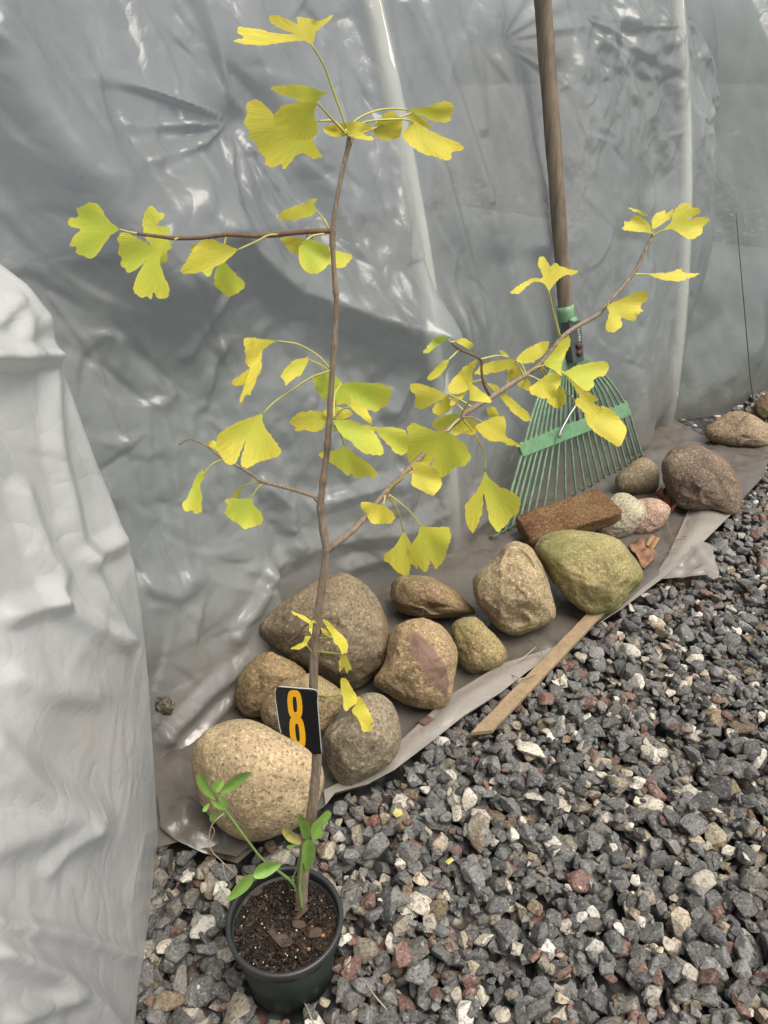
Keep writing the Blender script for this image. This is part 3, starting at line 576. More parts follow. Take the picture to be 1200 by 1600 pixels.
# ---------------------------------------------------------------- gravel
def stones():
    protos = []
    for k in range(46):
        r = np.random.default_rng(100+k); n = r.integers(11, 19)
        p = r.normal(size=(n, 3)); p /= np.linalg.norm(p, axis=1)[:, None]; p *= r.uniform(.82, 1.08, (n, 1))
        ax = np.array([1, r.uniform(.58, .95), r.uniform(.42, .74)]); p *= ax
        bm = bmesh.new()
        for q in p: bm.verts.new(q)
        res = bmesh.ops.convex_hull(bm, input=bm.verts); bmesh.ops.delete(bm, geom=[g for g in res['geom_interior'] if isinstance(g, bmesh.types.BMVert)], context='VERTS')
        bmesh.ops.dissolve_limit(bm, angle_limit=R(16), verts=bm.verts, edges=bm.edges)
        rough = bm.copy(); bmesh.ops.triangulate(rough, faces=rough.faces)
        bmesh.ops.bevel(bm, geom=bm.edges[:]+bm.verts[:], offset=r.uniform(.08, .15), segments=1, affect='EDGES', clamp_overlap=True)
        bmesh.ops.triangulate(bm, faces=bm.faces); out = []
        for b_ in (bm, rough):
            b_.verts.index_update(); out.append((np.array([q.co[:] for q in b_.verts]), np.array([[w.index for w in q.verts] for q in b_.faces]))); b_.free()
        protos.append(out)
    x0, x1, y0, y1 = -1.0, 2.5, .20, 3.15; res = .006
    gx, gy = int((x1-x0)/res)+2, int((y1-y0)/res)+2; hm = np.full((gx, gy), -.048)
    pot = np.array([POT[0], POT[1]]); out = []
    fx, fy = ground(*np.array(FRONT).T)[:, :2].T; fs, fn = (fx+fy)*Q, (fx-fy)*Q; oo = np.argsort(fs)
    def place(N, smin, smax, layer):
        xs = rng.uniform(x0+.03, x1-.03, N); ys = rng.uniform(y0+.03, y1-.03, N)
        ss, nn = (xs+ys)*Q, (xs-ys)*Q
        lim = np.interp(ss, np.r_[.0, .3, fs[oo], 3.0], np.r_[-.98, -.98, fn[oo], -1.05])
        ok = (nn > lim-.006) & (xs < .56*ys+.62) & (xs > -.56*ys-.35) & (np.hypot(xs-pot[0], ys-pot[1]) > .074)
        ok &= (ys < 3.1)
        for x, y in zip(xs[ok], ys[ok]):
            a = float(np.clip(rng.lognormal(math.log(smin), .36), smin*.45, smax)); k = int(rng.integers(len(protos)))
            i0, i1 = int((x-a*.6-x0)/res), int((x+a*.6-x0)/res)+1; j0, j1 = int((y-a*.6-y0)/res), int((y+a*.6-y0)/res)+1
            i0, j0 = max(i0, 0), max(j0, 0)
            w_ = hm[i0:i1, j0:j1]
            if w_.size == 0: continue
            z = float(np.percentile(w_, 62)); flat = .34*a
            if z > .003: continue
            out.append((x, y, z+flat*.55, a, k, layer)); w_[:] = np.maximum(w_, z+flat*1.05)
    place(26000, .018, .026, 1); place(30000, .0172, .032, 0); place(14000, .0115, .018, 1)
    pal = np.array([(.105, .104, .101), (.145, .144, .139), (.195, .192, .183), (.165, .155, .135), (.19, .145, .095), (.175, .105, .085), (.17, .085, .060), (.50, .455, .375), (.42, .355, .265), (.60, .57, .50), (.25, .22, .17)])
    pw = np.array([.27, .25, .15, .05, .035, .060, .006, .066, .040, .028, .06]); pw /= pw.sum()
    VV, FF, CC, o = [], [], [], 0
    for x, y, z, a, k, layer in out:
        v, f = protos[k][layer]
        e = rng.normal(0, .42, 2); yaw = rng.uniform(0, 2*math.pi)
        cx, sx, cy, sy, cz, sz = math.cos(e[0]), math.sin(e[0]), math.cos(e[1]), math.sin(e[1]), math.cos(yaw), math.sin(yaw)
        m = np.array([[cz, -sz, 0], [sz, cz, 0], [0, 0, 1]])@np.array([[1, 0, 0], [0, cx, -sx], [0, sx, cx]])@np.array([[cy, 0, sy], [0, 1, 0], [-sy, 0, cy]])
        VV.append((v*a)@m.T+np.array([x, y, z])); FF.append(f+o); o += len(v)
        c = pal[rng.choice(len(pal), p=pw)]*rng.uniform(.72, 1.22); CC.append(np.broadcast_to(np.clip(c, 0, .7), v.shape))
    return np.vstack(VV), np.vstack(FF), np.vstack(CC)
POT = ground(445, 1433, .122)
gV, gF, gC = stones()
tag(mk('gravel', gV, gF, M['stone'], smooth=False, col=gC), 'crushed dark grey gravel mixed with cream and rusty red stones', 'gravel', kind='stuff')

# ---------------------------------------------------------------- pot and soil
def lathe(prof, c, n=72):
    prof = np.array(prof); th = np.arange(n)*2*math.pi/n
    V = np.stack([c[0]+prof[:, :1]*np.cos(th), c[1]+prof[:, :1]*np.sin(th), np.broadcast_to(prof[:, 1:], (len(prof), n))], -1).reshape(-1, 3)
    Fc = [(i*n+j, i*n+(j+1) % n, (i+1)*n+(j+1) % n, (i+1)*n+j) for i in range(len(prof)-1) for j in range(n)]
    return V, Fc
RP = .0861; ZR = .122
pot = empty('plant_pot', (POT[0], POT[1], -.02), 'round dark green plastic nursery pot holding the ginkgo sapling', 'plant pot')
mk('body', *lathe([(.0, -.020), (.060, -.020), (.065, -.014), (.079, ZR-.016), (.0762, ZR-.016), (.063, -.005), (.0, -.005)], POT), M['pot'], pot)
mk('rim', *lathe([(.0788, ZR-.022), (.0815, ZR-.024), (RP-.001, ZR-.010), (RP, ZR-.002), (RP-.0025, ZR), (RP-.0065, ZR), (.0785, ZR-.004), (.0772, ZR-.022), (.0788, ZR-.022)], POT), M['potrim'], pot)
def soil():
    n = 64; rr = np.linspace(0, .0768, 40); th = np.arange(n)*2*math.pi/n; A, T = np.meshgrid(rr, th, indexing='ij')
    x = POT[0]+A*np.cos(T); y = POT[1]+A*np.sin(T); P3 = np.stack([x, y, x*0], -1)
    z = ZR-.024+.004*fbm(P3*60, 4, 3)+.003*fbm(P3*200, 2, 5)
    V = [np.stack([x, y, z], -1).reshape(-1, 3)]; Fc = [(i*n+j, i*n+(j+1) % n, (i+1)*n+(j+1) % n, (i+1)*n+j) for i in range(39) for j in range(n)]
    base = np.array((.010, .007, .005)); cols = [np.broadcast_to(base, V[0].shape)]; o = len(V[0])
    iv, jf = ico(1); r = np.random.default_rng(5)
    for k in range(1500):
        a = .0755*math.sqrt(r.uniform()); t = r.uniform(0, 6.283); c = np.array([POT[0]+a*math.cos(t), POT[1]+a*math.sin(t), ZR-.0225+r.uniform(-.001, .0025)])
        kind = r.uniform()
        if kind < .065: col = (.62, .58, .50); sc = r.uniform(.0007, .0017)*np.ones(3)
        elif kind < .075: col = (.45, .22, .09); sc = r.uniform(.0025, .0035)*np.ones(3)
        elif kind < .20: col = np.array((.045, .026, .016))*r.uniform(.4, 1.5); sc = np.array([r.uniform(.004, .009), r.uniform(.0015, .003), .0013])
        else: col = np.array((.014, .009, .0065))*r.uniform(.5, 1.9); sc = r.uniform(.001, .0035, 3)
        yw = r.uniform(0, 3.14); v = iv*sc*r.uniform(.75, 1.2, (len(iv), 1)); v = np.stack([v[:, 0]*math.cos(yw)-v[:, 1]*math.sin(yw), v[:, 0]*math.sin(yw)+v[:, 1]*math.cos(yw), v[:, 2]], -1)
        V.append(v+c); cols.append(np.broadcast_to(np.array(col), v.shape)); Fc += [tuple(int(i)+o for i in q) for q in jf]; o += len(v)
    return np.vstack(V), Fc, np.vstack(cols)
v, f, c = soil()
tag(mk('potting_soil', v, f, M['soil'], smooth=False, col=c, base=(POT[0], POT[1], ZR-.024)), 'dark moist potting soil with white perlite grains filling the pot', 'soil', kind='stuff')
def chip(t, pts, z, mat, name, label, cat, group=None, th=.006, amp=.004, seed=0, mode='ground'):
    poly = px(t, pts); v, f = cdt(poly, 4 if t != 0 else 4); P = ground(v[:, 0], v[:, 1], z); P[:, 2] += amp*fbm(P*45, 2, seed)+amp*.5
    c = P.mean(0); o = mk(name, P, f, mat, base=(c[0], c[1], z)); tag(o, label, cat, group); m = o.modifiers.new('solid', 'SOLIDIFY'); m.thickness = th*S; m.offset = -1; return o
TILES[11] = (340, 1320, 1200/220)
zs = ZR-.020
for pts, lb in [([(258, 400), (300, 368), (375, 362), (385, 395), (345, 430), (275, 440)], 'thick bark chip on the soil under the weed leaf by the pot rim'), ([(660, 600), (740, 525), (775, 515), (770, 550), (690, 630), (668, 630)], 'slanting narrow bark chip touching the foot of the trunk'),
                ([(630, 650), (670, 632), (745, 655), (748, 700), (690, 715), (640, 700)], 'stubby dark bark chip between trunk foot and curled dead leaf'), ([(770, 730), (850, 700), (895, 720), (880, 780), (780, 795)], 'broad bark chip on the soil right beside the curled dead leaf'),
                ([(195, 505), (250, 435), (282, 440), (230, 525)], 'slim bark chip on the soil below the thick one at the rim')]:
    chip(11, pts, zs+.002, M['barkchip'], 'bark_chip', lb, 'bark chip', 'bark chips on the potting soil', .004, .0015)
chip(11, [(420, 740), (470, 700), (510, 760), (580, 760), (650, 830), (620, 880), (545, 885), (480, 810)], zs+.003, M['barkchip'], 'dead_leaf', 'curled brown dead leaf in the middle of the potting soil', 'leaf', None, .0008, .007)

# ---------------------------------------------------------------- the ginkgo sapling
def ytree(x, y):
    x, y = np.asarray(x, float), np.asarray(y, float)
    Y = POT[1]+.030+.07*np.clip((1400-y)/1200, 0, 1)
    return Y+np.where(y < 885, .00062*np.clip(x-530, 0, 900)+.00012*np.clip(500-x, 0, 600), 0)
def tp(x, y, dy=0.0):
    d = rays(x, y); Y = ytree(x, y)+dy; return CAM+(Y/d[..., 1])[..., None]*d
soilz = ZR-.024
TR = px(7, [(695, 648), (700, 590), (706, 500), (716, 400)]).tolist()+px(5, [(492, 1020), (506, 900), (516, 780), (507, 640), (503, 520), (509, 350), (522, 230), (538, 120), (552, 0)]).tolist()+px(3, [(622, 900), (604, 770), (606, 700), (617, 610), (628, 520), (640, 330), (648, 220), (662, 0)]).tolist()+px(1, [(888, 900), (881, 800), (879, 740), (888, 650), (908, 545), (935, 432)]).tolist()
TR = np.array(TR); TP_ = spline(TR, 160); P = tp(TP_[:, 0], TP_[:, 1]); tt = np.linspace(0, 1, 160)
# base of the trunk goes down into the soil
P = np.vstack([P[0]-np.array([0, 0, .03])+(P[0]-P[3])*.2, P]); tt = np.r_[0, tt]
wpx = np.interp(tt, [0, .12, .3, .45, .6, .8, .95, 1], [18, 17, 15, 13.5, 11, 8.5, 7, 8.5]); dep = np.linalg.norm(P-CAM, axis=1)
rad = wpx/2/F*dep*.93*(1+.07*np.sin(tt*160)*vnoise(np.stack([tt*60, tt*0, tt*0], -1), 3))
for kx in (.36, .52, .548, .60, .655, .745, .80, .868, .885, .999): rad *= 1+.32*np.exp(-((tt-kx)/.006)**2)
tree = empty('ginkgo_sapling', P[1], 'young ginkgo sapling with bare thin trunk and yellow-green fan leaves', 'tree')
tree['label'] = 'young ginkgo sapling with thin bare trunk and yellow fan leaves, rooted in the pot'
mk('trunk', *tube(P, rad, 14), M['bark'], tree)
BR = {'left': (px(1, [(876, 722), (800, 724), (710, 733), (640, 738), (555, 733), (480, 742), (395, 745), (330, 738), (270, 730)]), 8, 5, 'twig'),
      'low': (px(3, [(600, 738), (575, 710), (520, 690), (440, 668), (385, 655), (340, 625), (290, 595), (235, 568), (190, 530), (150, 508), (110, 495), (72, 515)]), 7.5, 2.5, 'bark'),
      'right': (np.vstack([px(3, [(628, 915), (650, 895), (740, 820), (850, 690), (930, 610)]), px(4, [(380, 465), (490, 390), (630, 300), (690, 255), (760, 165), (820, 120), (900, 75)]), px(2, [(700, 948), (780, 855), (812, 790), (838, 738)])]), 11, 4.5, 'bark'),
      'spur': (px(4, [(497, 385), (470, 335), (462, 290), (458, 245), (415, 222), (375, 205), (345, 178)]), 5, 3, 'twig'),
      'thorn': (px(5, [(512, 262), (470, 285), (440, 320), (405, 345)]), 4, 1.5, 'twig')}
for k, (pp, w0, w1, mt) in BR.items():
    q = spline(pp, 50); P = tp(q[:, 0], q[:, 1], -.002 if k == 'thorn' else 0); t = np.linspace(0, 1, 50)
    rd = (w0+(w1-w0)*t)/2/F*np.linalg.norm(P-CAM, axis=1)*.95*(1+.16*np.maximum(0, np.sin(t*43)*vnoise(np.stack([t*30, t*0+len(k), t*0], -1), 5)))
    mk('branch', *tube(P, rd, 10), M[mt], tree)
LEAFN = [0]
WOOD = np.vstack([TP_]+[spline(v_[0], 120) for k_, v_ in BR.items() if k_ != 'thorn'])
def leaf(t, polys, base, stalk=None, dy=0.0, green=.4, tilt=None, spots=()):
    """polys: one or more outlines; base: where the stalk joins; stalk: path from the branch to the base"""
    LEAFN[0] += 1; r = np.random.default_rng(1000+LEAFN[0])
    if not isinstance(polys[0][0], (tuple, list)): polys = [polys]
    bp = px(t, [base])[0]; B = tp(bp[0], bp[1], dy)
    view = (CAM-B)/np.linalg.norm(CAM-B)
    n = view*1.0+np.array([r.normal(0, .38), 0, .28+r.normal(0, .30)]) if tilt is None else view+np.array([tilt[0], 0, tilt[1]])
    n /= np.linalg.norm(n)
    V, Fc, col, uv, o = [], [], [], [], 0
    for kk, pl in enumerate(polys):
        pol = px(t, pl); q_ = np.roll(pol, -1, 0); pol = np.stack([.86*pol+.14*q_, .14*pol+.86*q_], 1).reshape(-1, 2); e = np.roll(pol, -1, 0)-pol; nr = np.stack([e[:, 1], -e[:, 0]], 1); L = np.hypot(*nr.T)[:, None]
        sub = []
        for a in range(len(pol)):        # slightly ragged margin
            b = pol[(a+1) % len(pol)]; sub.append(pol[a])
            m_ = int(L[a, 0]//4.2); far = np.hypot(*((pol[a]+b)/2-bp)) > 26
            for j_ in range(1, m_+1): tj = j_/(m_+1); sub.append(pol[a]*(1-tj)+b*tj+nr[a]/L[a]*(r.normal(0, .75) if far else r.normal(0, .4)))
        v2, f2 = cdt(np.array(sub), 7.0)
        W = onplane(v2[:, 0], v2[:, 1], B, n); d = v2-bp; rr = np.hypot(*d.T); an = np.arctan2(d[:, 1], d[:, 0]); rm = rr.max()+1e-6
        m0 = np.arctan2(d[:, 1].mean(), d[:, 0].mean()); da = (an-m0+math.pi) % (2*math.pi)-math.pi
        k = 1+(.012*np.cos(da*r.uniform(1.6, 2.6)+r.uniform(-.5, .5))*rr/rm+.016*r.normal()*(rr/rm)**2+.006*np.sin(da*7+r.uniform(0, 6))*(rr/rm)**2)-.004*kk
        rel = (W-CAM)*k[:, None]; dist = np.linalg.norm(rel, axis=1); d0 = np.linalg.norm(B-CAM); lim = .055
        rel *= (np.clip(dist, d0-lim, d0+lim)/dist)[:, None]; W = CAM+rel
        dd, _ = polydist(v2[:, 0], v2[:, 1], np.vstack([sub, sub[:1]]))
        g = np.clip(green*1.15-.55*(rr/rm-.45)-.5*np.exp(-dd/5)*.6+.12*r.normal()+.18*vnoise(np.stack([v2[:, 0]*.03, v2[:, 1]*.03, v2[:, 0]*0+LEAFN[0]], -1), 2), 0, 1)[:, None]
        cY, cG = np.array((.86, .73, .10)), np.array((.50, .64, .07)); c = cY*(1-g)+cG*g
        for sx, sy, sr in spots:
            q = px(t, [(sx, sy)])[0]; m = np.exp(-(np.hypot(v2[:, 0]-q[0], v2[:, 1]-q[1])/sr)**2)[:, None]; c = c*(1-m)+np.array((.12, .04, .015))*m
        V.append(W); col.append(c); uv.append(np.stack([da/2.2, rr/rm], 1)); Fc += [tuple(i+o for i in q) for q in f2]; o += len(v2)
    lf = mk('leaf', np.vstack(V), Fc, M['leaf'], tree, col=np.vstack(col), uv=np.vstack(uv))
    if not stalk:                        # short stalk from the nearest wood
        j = np.hypot(*(WOOD-bp).T).argmin(); wpt = WOOD[j]; ox, oy, sc = TILES[t]; stalk = [((wpt[0]-ox)*sc, (wpt[1]-oy)*sc)]
        if np.hypot(*(wpt-bp)) < 1.5: stalk = [(stalk[0][0]+2*sc, stalk[0][1]+1*sc)]
    if stalk:
        q = spline(px(t, stalk+[base]), 16); A = tp(*px(t, [stalk[0]])[0]); tq = np.linspace(0, 1, 16)
        dA, dB = np.linalg.norm(A-CAM), np.linalg.norm(B-CAM); d = rays(q[:, 0], q[:, 1]); d /= np.linalg.norm(d, axis=1)[:, None]
        Pq = CAM+d*(dA+(dB-dA)*tq)[:, None]; Pq[-1] = B+(B-Pq[-2])*.3
        v, f = tube(Pq, np.linspace(2.0, 1.45, 16)/F*dA*.85, 7); o2 = bpy.data.objects.new('stalk', None) if False else None
        me = mk('stalk', v, f, M['stalk'], tree); me.parent = lf
    return lf
# top of the sapling
leaf(1, [[(812, 138), (790, 126), (720, 133), (650, 143), (600, 138), (565, 127), (605, 117), (580, 102), (584, 82), (620, 86), (700, 104), (770, 110), (715, 88), (688, 74), (678, 55), (700, 45), (740, 60), (772, 78), (766, 52), (800, 56), (840, 66), (884, 43), (870, 65), (840, 86), (825, 105), (820, 135)]], (813, 140), [(925, 405), (880, 280), (850, 200)], -.01, .12, (0, .5), [(826, 66, 3.2), (752, 88, 1.6)])
leaf(1, [[(683, 278), (700, 268), (760, 263), (810, 270), (850, 288), (870, 290), (848, 297), (832, 318), (795, 322), (750, 305), (710, 293)], [(832, 315), (780, 318), (720, 330), (692, 365), (695, 390), (715, 395), (740, 385), (735, 425), (770, 437), (810, 435), (836, 420), (830, 390), (822, 355)]], (832, 322), [(922, 420), (880, 375)], -.03, .42)
leaf(1, [(610, 320), (640, 307), (680, 340), (700, 365), (760, 360), (836, 378), (832, 400), (815, 440), (852, 490), (820, 498), (785, 478), (760, 490), (738, 520), (725, 530), (718, 510), (690, 525), (668, 515), (670, 492), (645, 470), (640, 445), (615, 430), (618, 405), (600, 385), (612, 355)], (838, 378), [(922, 420), (885, 380)], .0, .5)
leaf(1, [(850, 397), (880, 388), (920, 384), (930, 400), (918, 428), (880, 428), (855, 415)], (922, 418), None, .005, .1)
leaf(1, [(920, 385), (950, 378), (1000, 390), (1004, 402), (970, 415), (1010, 432), (1000, 440), (960, 435), (930, 425)], (932, 425), None, -.01, .05)
leaf(1, [(1003, 405), (1040, 355), (1060, 347), (1095, 370), (1098, 400), (1090, 430), (1050, 440), (1015, 430)], (1005, 400), [(938, 425), (970, 410)], .01, .35)
leaf(2, [(70, 342), (130, 333), (190, 316), (217, 325), (218, 350), (205, 365), (212, 375), (190, 385), (150, 378), (115, 360), (85, 350)], (70, 343), [(-132, 420), (-80, 370), (-20, 345), (30, 340)], .0, .3)
leaf(2, [(75, 372), (85, 350), (120, 365), (155, 400), (140, 402), (110, 390)], (80, 355), None, .01, .3)
leaf(2, [(57, 420), (75, 395), (92, 378), (130, 400), (180, 425), (235, 445), (252, 462), (240, 472), (210, 475), (212, 495), (195, 503), (160, 488), (130, 485), (95, 465), (65, 440)], (90, 382), [(-132, 425), (-60, 382), (30, 373), (72, 374)], -.03, .08, (-.1, .3))
# left branch
leaf(1, [(215, 717), (180, 690), (150, 640), (120, 631), (75, 653), (88, 675), (52, 685), (55, 705), (75, 712), (95, 715), (65, 745), (57, 772), (80, 770), (75, 790), (120, 810), (140, 800), (165, 765), (185, 735)], (215, 717), [(270, 730), (240, 724)], 0, .85)
leaf(1, [(288, 725), (285, 690), (300, 650), (315, 641), (330, 660), (355, 668), (352, 682), (325, 705), (370, 710), (372, 730), (350, 738), (372, 755), (378, 775), (362, 785), (366, 812), (342, 826), (335, 780), (310, 765), (295, 745)], (380, 748), None, .03, .6)
leaf(1, [(388, 748), (345, 775), (310, 765), (240, 728), (215, 727), (205, 750), (215, 765), (207, 790), (222, 810), (215, 825), (240, 855), (270, 840), (300, 810), (265, 865), (255, 905), (280, 932), (300, 925), (312, 938), (318, 910), (335, 935), (365, 930), (372, 905), (355, 870), (340, 825), (345, 780), (370, 765)], (386, 748), [(396, 745)], -.02, .72)
leaf(1, [(585, 780), (550, 765), (500, 748), (470, 750), (435, 790), (420, 820), (402, 845), (415, 857), (450, 855), (500, 840), (540, 820), (565, 800)], (585, 780), [(712, 733), (680, 735), (640, 755)], -.03, .4)
leaf(1, [(462, 840), (488, 866), (500, 858), (515, 820), (500, 790), (440, 762), (436, 775)], (520, 790), None, .01, .6)
leaf(1, [(540, 815), (560, 840), (605, 880), (605, 900), (575, 920), (555, 930), (530, 910), (512, 895), (508, 865), (518, 835)], (540, 815), [(548, 738), (540, 770)], -.005, .7)
leaf(1, [(710, 685), (712, 668), (740, 650), (800, 632), (815, 620), (835, 622), (820, 636), (828, 655), (815, 675), (780, 683), (740, 692)], (828, 658), [(868, 715), (848, 680)], 0, .3)
leaf(1, [(712, 742), (760, 740), (795, 747), (778, 770), (770, 800), (735, 775)], (800, 748), None, .03, .4)
leaf(1, [(800, 750), (840, 765), (890, 782), (940, 795), (942, 805), (920, 835), (890, 837), (860, 820), (840, 790)], (815, 755), None, .04, .5)
leaf(1, [(775, 768), (800, 745), (850, 760), (872, 780), (868, 825), (850, 845), (820, 858), (790, 845), (772, 810)], (785, 762), [(858, 730), (815, 738)], -.02, .55)
# around the middle node
leaf(3, [[(445, 127), (380, 118), (330, 113), (312, 120), (320, 165), (318, 205), (342, 230), (370, 190), (385, 160), (420, 135)], [(385, 158), (380, 200), (382, 230), (365, 260), (355, 290), (340, 330), (325, 325), (300, 362), (298, 345), (315, 300), (325, 270), (340, 228), (365, 190)], [(342, 226), (300, 255), (265, 285), (290, 297), (318, 290), (330, 260)]], (445, 127), [(640, 232), (590, 180), (520, 140)], -.01, .15, None, [(340, 143, 3.5)])
leaf(3, [(555, 180), (560, 195), (545, 225), (530, 255), (500, 270), (470, 297), (465, 275), (450, 260), (470, 225), (500, 198), (545, 190)], (555, 195), [(640, 240), (600, 215)], 0, .25)
leaf(3, [(388, 398), (350, 410), (290, 430), (225, 470), (212, 490), (218, 540), (240, 580), (265, 593), (285, 585), (325, 490), (305, 560), (302, 590), (325, 607), (370, 580), (405, 570), (440, 562), (458, 542), (430, 500), (395, 455), (383, 425)], (388, 398), [(640, 238), (570, 262), (510, 300), (430, 355)], -.03, .3, (0, .2))
leaf(3, [(172, 508), (200, 498), (220, 510), (222, 545), (185, 522)], (225, 540), None, .01, .6)
leaf(3, [(570, 262), (590, 250), (630, 247), (665, 262), (685, 283), (670, 330), (655, 372), (615, 350), (582, 305)], (650, 300), None, .045, .8)
leaf(3, [(685, 283), (740, 280), (820, 285), (868, 300), (870, 330), (855, 345), (855, 365), (810, 392), (760, 385), (715, 375), (690, 360), (658, 372), (668, 320)], (680, 288), [(652, 420), (655, 330)], .03, .82)
leaf(3, [(712, 320), (730, 345), (765, 370), (785, 400), (800, 445), (770, 425), (740, 400), (715, 378), (718, 350)], (716, 374), [(652, 418), (680, 385)], -.02, .15)
leaf(3, [[(482, 435), (500, 410), (530, 392), (580, 388), (620, 395), (640, 410), (620, 440), (610, 460), (580, 470), (545, 460), (505, 465), (510, 448)], [(610, 388), (660, 373), (700, 380), (722, 395), (715, 410), (690, 420), (650, 418), (620, 410)]], (628, 416), None, .03, .4)
leaf(3, [(650, 425), (690, 420), (760, 438), (822, 450), (800, 470), (825, 500), (838, 530), (838, 552), (800, 555), (765, 548), (740, 530), (720, 505), (690, 490), (665, 460)], (652, 428), [(640, 440)], -.01, .6)
leaf(3, [(810, 452), (870, 448), (920, 460), (935, 490), (930, 540), (905, 558), (880, 545), (850, 510), (822, 482)], (800, 455), None, .01, .6)
leaf(3, [(690, 515), (735, 555), (790, 590), (818, 625), (808, 640), (770, 632), (735, 645), (712, 620), (705, 635), (680, 610), (640, 585), (592, 555), (600, 545), (650, 538), (680, 530)], (690, 515), [(650, 436), (675, 470)], .02, .5)
# low twig
leaf(3, [(160, 608), (170, 630), (160, 650), (150, 665), (158, 710), (158, 770), (130, 775), (120, 760), (95, 768), (80, 740), (110, 700), (125, 660), (140, 625)], (164, 628), [(235, 570), (195, 590)], -.01, .7)
leaf(3, [(343, 715), (310, 718), (270, 715), (240, 725), (255, 740), (238, 770), (265, 795), (290, 810), (320, 835), (345, 825), (380, 815), (388, 790), (370, 760), (350, 740)], (343, 715), [(390, 660), (365, 680)], -.01, .75)
leaf(3, [(268, 718), (290, 680), (315, 670), (298, 695), (288, 716)], (312, 672), [(387, 657), (345, 660)], 0, .3)
# right branch
leaf(3, [(838, 738), (820, 740), (780, 730), (755, 730), (752, 750), (775, 780), (790, 810), (830, 815), (870, 810), (885, 790), (870, 765), (850, 750)], (838, 738), [(846, 700)], -.02, .1)
leaf(3, [(945, 585), (985, 578), (1030, 600), (1055, 640), (1058, 670), (1025, 710), (985, 690), (940, 665), (945, 625), (950, 605)], (942, 618), [(850, 695), (890, 655)], -.03, .05)
leaf(3, [(912, 840), (890, 885), (840, 930), (838, 950), (870, 970), (880, 985), (915, 1008), (935, 1003), (940, 960), (965, 985), (968, 960), (950, 910), (935, 870)], (912, 840), [(854, 703), (895, 770)], -.01, .08)
leaf(3, [(975, 818), (1010, 825), (1085, 823), (1093, 860), (1080, 900), (1070, 940), (1035, 987), (1015, 945), (1005, 985), (990, 993), (970, 970), (945, 950), (930, 915), (950, 880), (970, 850)], (975, 818), [(855, 700), (930, 760)], -.03, .3)
leaf(4, [(335, 512), (290, 515), (205, 478), (180, 500), (190, 530), (185, 570), (180, 600), (190, 635), (230, 640), (270, 635), (290, 595), (275, 640), (310, 690), (340, 670), (370, 645), (400, 645), (425, 610), (400, 560), (360, 530)], (335, 512), [(382, 464), (358, 485)], -.03, .42)
leaf(4, [(475, 660), (490, 690), (530, 720), (600, 755), (610, 780), (600, 820), (575, 835), (555, 865), (520, 895), (490, 850), (470, 735), (465, 820), (430, 900), (415, 880), (402, 840), (398, 790), (430, 755), (460, 710)], (475, 660), [(386, 460), (440, 530), (470, 600)], -.03, .35)
leaf(4, [(435, 495), (470, 475), (520, 455), (548, 458), (555, 490), (550, 530), (600, 560), (610, 572), (570, 568), (530, 550), (490, 550), (465, 530)], (462, 478), [(386, 460), (430, 462)], -.04, .06)
leaf(4, [(332, 375), (270, 345), (225, 333), (195, 335), (195, 360), (215, 385), (210, 425), (240, 432), (280, 410), (310, 395)], (338, 374), [(432, 428), (390, 400)], .02, .2)
leaf(4, [(335, 372), (350, 420), (340, 440), (300, 455), (275, 435), (285, 415), (315, 395)], (338, 378), None, .03, .2)
leaf(4, [[(450, 245), (440, 270), (425, 300), (430, 330), (410, 360), (370, 375), (340, 370), (335, 345), (360, 310), (395, 275), (420, 255)], [(410, 362), (390, 390), (350, 420), (340, 410), (365, 382)]], (428, 330), [(462, 320)], .01, .1)
leaf(4, [(395, 315), (440, 345), (490, 385), (502, 405), (470, 405), (420, 397), (415, 360)], (418, 396), [(384, 456), (400, 425)], -.03, .05)
leaf(4, [(275, 485), (300, 460), (360, 445), (388, 455), (330, 512), (290, 510)], (378, 462), None, .03, .5)
leaf(4, [(385, 468), (430, 470), (452, 500), (430, 530), (395, 520), (360, 530), (350, 510)], (384, 466), None, .02, .3)
leaf(4, [(480, 425), (510, 420), (528, 452), (505, 460), (485, 452)], (470, 405), None, .01, .2)
leaf(4, [(478, 330), (520, 340), (550, 370), (600, 410), (640, 445), (648, 470), (625, 478), (580, 445), (555, 415), (530, 380), (500, 355)], (480, 332), [(462, 300)], .02, .2)
leaf(4, [(430, 300), (455, 270), (500, 250), (560, 243), (590, 245), (585, 270), (530, 290), (480, 300)], (590, 250), None, .02, .35)
leaf(4, [(588, 245), (620, 210), (670, 182), (718, 173), (710, 205), (680, 240), (630, 262)], (590, 248), [(628, 298), (612, 262)], .015, .5)
leaf(4, [(525, 208), (550, 215), (570, 240), (545, 236)], (560, 236), [(460, 243), (520, 230)], .01, .8)
leaf(4, [(562, 265), (590, 262), (620, 295), (632, 310), (645, 330), (655, 350), (640, 365), (600, 345), (588, 320), (572, 312), (556, 340), (558, 300)], (628, 318), None, .02, .1, None, [(572, 283, 3.5)])
leaf(4, [(640, 350), (680, 320), (715, 295), (755, 300), (760, 330), (745, 360), (740, 385), (715, 395), (690, 390), (645, 375)], (682, 324), [(630, 303), (655, 310)], -.02, .1)
leaf(4, [(740, 350), (770, 355), (778, 385), (770, 415), (735, 428), (705, 400), (720, 385)], (735, 350), None, .0, .15)
leaf(4, [(790, 150), (797, 178), (775, 230), (760, 270), (765, 310), (735, 285), (690, 262), (730, 215), (760, 175)], (695, 266), [(632, 300), (660, 278)], -.02, .45)
leaf(4, [(768, 292), (820, 265), (870, 255), (930, 250), (942, 270), (925, 305), (880, 318), (885, 345), (860, 365), (830, 350), (800, 320)], (770, 292), [(700, 258), (735, 285)], -.01, .5)
